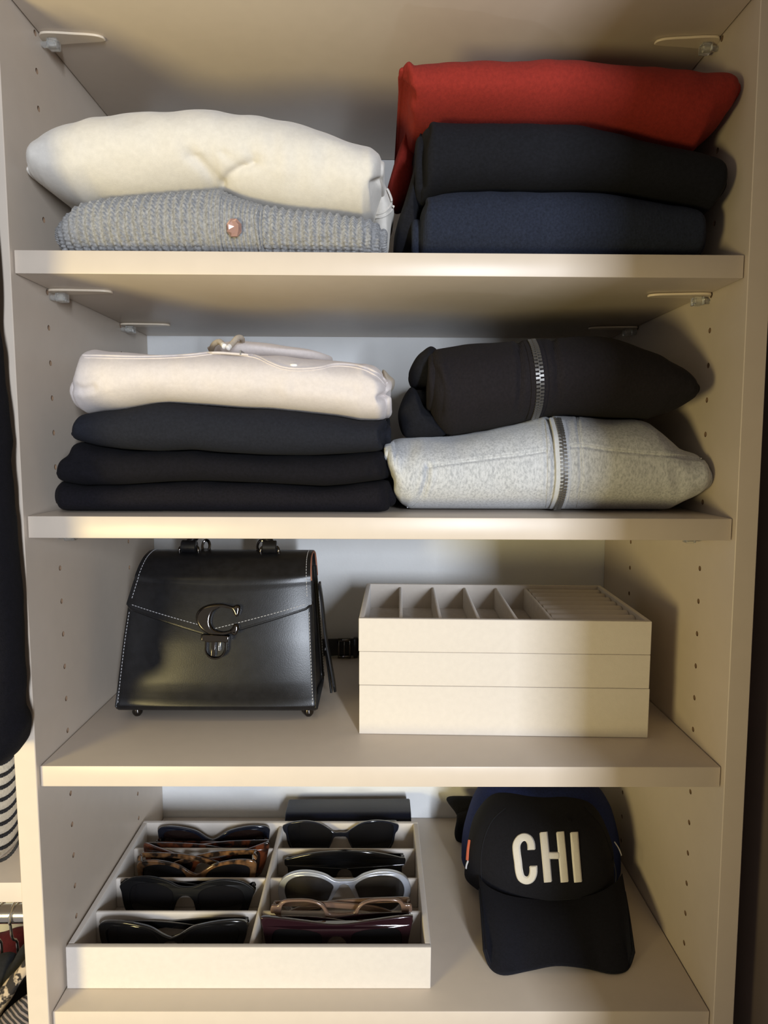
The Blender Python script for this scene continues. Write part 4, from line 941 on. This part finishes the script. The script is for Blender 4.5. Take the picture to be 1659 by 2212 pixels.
# ------------------------------------------------------------------ bottom shelf: caps
def crown(xc, yc, ax, ay, ztop, zb, n=96, m=40, e=.62, eh=.9, front=0.0):
    V = []; F = []
    for i in range(m):
        ph = math.pi / 2 * i / (m - 1) * .985
        r = math.cos(ph) ** e; h = math.sin(ph) ** eh
        for j in range(n):
            a = 2 * math.pi * j / n; c, s = math.cos(a), math.sin(a); b = zb(a)
            V.append((xc + ax * r * c, yc + ay * r * s - front * h * (1 - h) * max(0, -s), b + (ztop - b) * h))
    for i in range(m - 1):
        for j in range(n): F.append((i * n + j, i * n + (j + 1) % n, (i + 1) * n + (j + 1) % n, (i + 1) * n + j))
    F.append(tuple((m - 1) * n + j for j in range(n)))
    return np.array(V), F
def shell(VF, t):
    """give a surface thickness towards its inside"""
    me = bpy.data.meshes.new('t'); me.from_pydata(VF[0].tolist(), [], VF[1]); bm = bmesh.new(); bm.from_mesh(me); bpy.data.meshes.remove(me)
    bmesh.ops.recalc_face_normals(bm, faces=bm.faces); bmesh.ops.solidify(bm, geom=bm.faces[:], thickness=t); return bm_out(bm)
zcap = float(sz('D', .19))
cap = thing('baseball_cap', 'black baseball cap with white CHI lettering, brim towards the viewer', 'cap', (.186, .18, zcap))
def zbc(a):
    s = math.sin(a); f = max(0, -s); return zcap + .0115 + .019 * f ** 2
cv = crown(.1885, .192, .0875, .079, -.4150, zbc, front=.012, e=.50)
cv[0][:, 2] += .0012 * vnoise(cv[0], 30, 4); cv[0][:, 1] += .0018 * vnoise(cv[0], 28, 7); cv[0][:, 0] += .0025 * vnoise(cv[0], 25, 9)
ct = bvh(cv)
add('crown', shell(cv, .0014), M_CAPB, cap)
# brim
topc = smooth_path([(1033, 1884, .166), (1050, 1914, .138), (1085, 1934, .122), (1130, 1944, .116), (1190, 1948, .1135), (1245, 1944, .116), (1290, 1933, .122), (1324, 1912, .138), (1342, 1890, .166)], 40)
botc = smooth_path([(1046, 2052, .060), (1060, 2088, .0525), (1088, 2103, .0500), (1140, 2094, .0490), (1200, 2083, .0480), (1262, 2088, .0490), (1320, 2100, .0500), (1354, 2092, .0525), (1369, 2056, .060)], 40)
V = []; F = []; nv = 22; nu_ = len(topc)
for i in range(nv):
    v = i / (nv - 1)
    for j in range(nu_):
        A, B = P(*topc[j]), P(*botc[j]); fz = float(sz('D', B[0])) + .0024
        if B[2] < fz: B = onZ(botc[j][0], botc[j][1], fz)
        q = A + (B - A) * v; q[2] += .0045 * math.sin(math.pi * v); V.append(q)
F = [(i * nu_ + j, i * nu_ + j + 1, (i + 1) * nu_ + j + 1, (i + 1) * nu_ + j) for i in range(nv - 1) for j in range(nu_ - 1)]
bv = (np.array(V), F); add('brim', shell(bv, .0026), M_CAPB, cap)
edge = [np.array(V[(nv - 1) * nu_ + j]) + np.array([0, -.0002, -.0002]) for j in range(nu_)]
edge = [np.array(V[i * nu_]) for i in range(6, nv - 1)] + edge + [np.array(V[i * nu_ + nu_ - 1]) for i in range(nv - 2, 5, -1)]
add('brim_edge', tube(edge, .0015, 8), M_CAPB, cap)
for pts in ([(1092, 1746), (1062, 1775), (1043, 1825), (1039, 1880), (1044, 1920)], [(1262, 1742), (1298, 1785), (1318, 1835), (1330, 1880), (1330, 1905)], [(1050, 1924), (1100, 1936), (1190, 1944), (1270, 1936), (1325, 1912)]):
    seam(ct, pts, .0006, M_CHAR, cap, 'seam', 50, .0, .13)
e_, _n = cast(ct, 1229, 1771); add('eyelet', cyl(e_, _n, .0024, .0012, 14, .0002), M_BLK, cap)
# raised embroidered letters, stroke by stroke on the crown
def stroke(pts, wpx, n=40, k=7, hgt=.0020, taper=True):
    q = smooth_path(pts, n); d = np.gradient(q, axis=0); d /= np.linalg.norm(d, axis=1)[:, None]; nr = np.stack([-d[:, 1], d[:, 0]], 1)
    V = []; F = []; m = len(q)
    for i in range(m):
        for j in range(k):
            u = j / (k - 1) * 2 - 1; x, y = q[i] + nr[i] * u * wpx / 2
            h, nn = cast(ct, x, y); e = 1.0 if 0 < i < m - 1 else .15
            V.append(h + nn * (hgt * math.sqrt(max(0, 1 - u ** 4)) * e - .0002))
    F = [(i * k + j, i * k + j + 1, (i + 1) * k + j + 1, (i + 1) * k + j) for i in range(m - 1) for j in range(k - 1)]
    return np.array(V), F
add('letter', stroke([(1148, 1836), (1147, 1822), (1142, 1812), (1133, 1808), (1123, 1812), (1116, 1824), (1116, 1840), (1119, 1862), (1121, 1880), (1126, 1896), (1137, 1902), (1147, 1898), (1152, 1886), (1152, 1870)], 18, 90), M_EMB, cap, label='white embroidered letter C')
add('letter', merge([stroke([(1174, 1797), (1179, 1850), (1184, 1906)], 18.5, 30), stroke([(1210, 1796), (1215, 1850), (1220, 1906)], 18.5, 30), stroke([(1184, 1848), (1208, 1848)], 16, 8)]), M_EMB, cap, label='white embroidered letter H')
add('letter', stroke([(1240, 1797), (1244, 1850), (1249, 1906)], 18.5, 30), M_EMB, cap, label='white embroidered letter I')
sp_, _ = line_on(ct, [(1016, 1815), (1013, 1835), (1011, 1858)], 16, .0006, .17)
add('side_patch', tube(sp_, .0022, 8, flat=.5), M_ORANGE, cap, label='orange edge of a side emblem')
sp_, _ = line_on(ct, [(1012, 1860), (1009, 1868), (1008, 1876)], 8, .0006, .17); add('side_patch', tube(sp_, .0011, 6), M_EMB, cap)
sp_, _ = line_on(ct, [(1327, 1818), (1336, 1832), (1342, 1847)], 16, .0006, .17); add('side_mark', tube(sp_, .0007, 6), M_EMB, cap)
# blue cap nested behind
bc = thing('baseball_cap', 'royal blue cap nested behind the black CHI cap', 'cap', (.19, .235, zcap))
cv = crown(.2000, .236, .0985, .084, -.4085, lambda a: zcap + .0006 + .002, e=.56)
cv[0][:, 0] += .002 * vnoise(cv[0], 25, 19); cv[0][:, 2] = np.maximum(cv[0][:, 2], zcap + .001)
add('crown', shell(cv, .0016), M_BLUE, bc)
add('button_top', cyl((.200, .236, -.4080), (0, 0, 1), .006, .005, 16, .0015), M_BLUE, bc)
add('sweatband', crown(.2000, .236, .0965, .082, zcap + .03, lambda a: zcap + .003, m=6, e=.05), M_CAPB, bc)
kn = thing('cloth_scrap', 'piece of black cloth poking out left of the blue cap at the back wall', 'cloth', tuple(np.array([.105, .28, float(sz('D', .1))])))
add('flap', pad([(965, 1729), (975, 1723), (1000, 1722), (1024, 1724), (1032, 1740), (1020, 1762), (992, 1764), (980, 1750)], .30, .012, tb=.012), M_BLK, kn)
add('tail', pad([(990, 1758), (1022, 1752), (1024, 1790), (1018, 1826), (1002, 1832), (987, 1818), (982, 1800), (986, 1775)], .285, .010, tb=.010), M_BLK, kn)

# ------------------------------------------------------------------ neighbouring compartment on the left
XL = -XI - PT
lz = -.3930
add('closet_shelf', rbox(-.92, XL - .0015, 0, YB - .0005, lz - T, lz, .0007, 2), M_LAM, label='cream laminate shelf of the left compartment, above the hanging rod', cat='shelf', group='closet shelves')
rz = -.4930; ry = .100
rod = thing('closet_rod', 'chrome closet rod under the left shelf', 'rod', (-.6, ry, rz - .0125))
add('bar', tube([(-.92, ry, rz), (XL - .001, ry, rz)], .0096, 24), M_CHROME, rod)
add('flange', tube([(XL - .0085, ry, rz), (XL - .0075, ry, rz), (XL - .0012, ry, rz), (XL - .0004, ry, rz)], [.0112, .0122, .0122, .0116], 24), M_CHROME, rod)
def hanger(x, lab, s=1):
    o = thing('clothes_hanger', lab, 'hanger', (x, ry, rz - .08), 'hangers on the left rod')
    pts = [(x + .004 * s, ry + .0125, rz - .006)] + [(x, ry + .0118 * math.cos(a), rz + .0118 * math.sin(a)) for a in np.linspace(.1, math.pi * 1.15, 14)] + [(x, ry - .008, rz - .022), (x + .001 * s, ry - .001, rz - .032), (x, ry, rz - .060), (x, ry, rz - .085)]
    add('hook', tube(smooth_path(pts, 60), .0014, 8), M_CHROME, o)
    bar = [(x, ry - .17, rz - .135), (x, ry - .10, rz - .108), (x, ry, rz - .082), (x, ry + .10, rz - .108), (x, ry + .17, rz - .135)]
    add('shoulder_bar', tube(smooth_path(bar, 30), .005, 8), M_BLK, o)
hanger(-.3890, 'chrome-hooked hanger nearest the side panel on the left rod')
hanger(-.4060, 'chrome-hooked hanger second from the side panel on the left rod')
def hung(name, parent, x0, x1, yf, yb, zt, zb, mat, seed=1, amp=.004, slope=.10):
    """garment hanging on a hanger: sloping shoulders, soft vertical folds"""
    ny, nz, V, F = 46, 40, [], []
    xm_ = (x0 + x1) / 2; hw = (x1 - x0) / 2
    for i in range(nz):
        v = i / (nz - 1)
        for j in range(ny):
            a = 2 * math.pi * j / ny; c, s = math.cos(a), math.sin(a)
            y = (yf + yb) / 2 + (yb - yf) / 2 * math.copysign(abs(s) ** .7, s)
            dy = abs(y - (yf + yb) / 2)
            ztop = zt - slope * dy ** 1.0 * 2.2
            z = ztop + (zb - ztop) * v
            w_ = hw * (.25 + .75 * min(1, v * 6) ** .6)
            x = xm_ + w_ * math.copysign(abs(c) ** .8, c) + amp * noise.noise(Vector((seed, y * 30, z * 6 + seed))) * min(1, v * 5)
            V.append((min(x, XL - .0015) if y > PF - .004 else x, y + amp * noise.noise(Vector((seed + 3, x * 40, z * 9))), z))
    for i in range(nz - 1):
        for j in range(ny): F.append((i * ny + j, i * ny + (j + 1) % ny, (i + 1) * ny + (j + 1) % ny, (i + 1) * ny + j))
    F += [tuple(range(ny)), tuple((nz - 1) * ny + j for j in range(ny))]
    return add(name, (np.array(V), F), mat, parent)
def px_garment(name, lab, cat, out, Y, t, mat, seed):
    VF = pad(out, Y, t, amp=.0022, seed=seed, n=72); VF[0][:, 0] = np.minimum(VF[0][:, 0], XL - .0015)
    return add(name, VF, mat, label=lab, cat=cat, group='clothes hanging in the left compartment')
px_garment('hanging_shirt', 'maroon garment hanging behind the others on the left rod', 'shirt', [(-160, 2060), (-60, 2030), (0, 2018), (40, 2004), (90, 2010), (120, 2060), (130, 2300), (60, 2420), (-160, 2420)], .190, .030, M_MAROON, 3)
px_garment('hanging_coat', 'black coat below the chrome hanger hook in the left compartment', 'coat', [(-120, 2110), (-20, 2072), (20, 2060), (30, 2072), (48, 2044), (70, 2030), (92, 2060), (100, 2240), (60, 2440), (-120, 2440)], .088, .020, M_BCOAT, 5)
px_garment('animal_print_scarf', 'black and tan animal print scarf draped over the black coat', 'scarf', [(-60, 2192), (0, 2132), (35, 2096), (60, 2066), (72, 2072), (66, 2096), (52, 2114), (28, 2152), (8, 2185), (-15, 2220), (-60, 2260)], .052, .008, M_SPOT, 4)
px_garment('knit_sweater', 'brown ribbed knit sleeve at the lower left corner', 'sweater', [(-40, 2262), (2, 2197), (28, 2168), (62, 2146), (84, 2170), (92, 2260), (90, 2380), (0, 2430), (-50, 2370)], .024, .016, M_RIBK, 6)
# black jacket hanging in front on the upper left, its sleeve end showing
sl = [(-60, 160), (-30, 330), (-9, 560), (-5, 690), (1, 755), (7, 815), (14, 870), (21, 940), (24, 995), (31, 1098), (37, 1180), (42, 1236), (48, 1357), (53, 1429), (55, 1487), (52, 1528), (55, 1545), (61, 1560), (62, 1575), (56, 1596), (45, 1618), (28, 1638), (0, 1651), (-40, 1652)]
jk = thing('hanging_jacket', 'black jacket hanging at the left edge of the closet, sleeve reaching the woven bag', 'jacket', (-.40, -.03, -.24))
Yj = -.045
R_ = smooth_path([P(x - 6, y, Yj)[[0, 2]] for x, y in sl], 110)
V = []; F = []; n = 28
for x, z in R_:
    hw = .052 if z > -.21 else .052 * max(.25, 1 - ((-.21 - z) / .05))
    xc_ = x - hw
    for j in range(n):
        a = 2 * math.pi * j / n; c, s = math.cos(a), math.sin(a)
        V.append((xc_ + hw * math.copysign(abs(c) ** .8, c), Yj + .034 * s, z + .003 * s * 0))
F = [(i * n + j, i * n + (j + 1) % n, (i + 1) * n + (j + 1) % n, (i + 1) * n + j) for i in range(len(R_) - 1) for j in range(n)] + [tuple(range(n)), tuple((len(R_) - 1) * n + j for j in range(n))]
V = np.array(V); V[:, 1] += .003 * vnoise(V, 22, 3)
V = V + np.stack([.0012 * vnoise(V, 60, 5), .002 * vnoise(V, 45, 6), 0 * V[:, 0]], 1)
add('sleeve', (V, F), M_BLK2, jk)
hung('torso', jk, -.46, XL - .004, .004, .30, .62, -.20, M_BLK2, 7)
# woven striped bag on the left shelf
wb = thing('woven_bag', 'cream woven bag with black cord stripes on the left shelf', 'bag', (-.40, .09, lz))
out = [(-140, 1560), (-40, 1560), (20, 1590), (46, 1640), (50, 1700), (44, 1765), (36, 1815), (20, 1848), (-10, 1864), (-60, 1872), (-140, 1872)]
out = [(x - 4, y) for x, y in out]
Yw = .055
VF = pad(out, Yw, .045, tb=.12, amp=.001, n=88, nr=9)
VF[0][:, 2] = np.maximum(VF[0][:, 2], lz + .0008); VF[0][:, 0] = np.minimum(VF[0][:, 0], XL - .002)
add('body', VF, M_WOVEN, wb); wtree = bvh(VF)
for k in range(11):
    y0 = 1590 + k * 26
    pts = [(-30, y0 + 14), (0, y0 + 8), (14, y0 + 2), (26, y0 - 8), (36, y0 - 22), (42, y0 - 34)]
    p, _ = line_on(wtree, pts, 36, .0006, .02)
    ok = p[:, 1] < .10; p = p[ok]
    if len(p) < 6: continue
    # twisted two-strand cord
    parts = []
    for s in (0, math.pi):
        q = np.array([p[i] + .0012 * np.array([.3 * math.cos(i * 1.1 + s), -abs(math.sin(i * .55 + s)) * .5, math.cos(i * 1.1 + s)]) for i in range(len(p))])
        parts.append(tube(q, .0011, 6))
    add('cord_stripe', merge(parts), M_ROPE, wb)
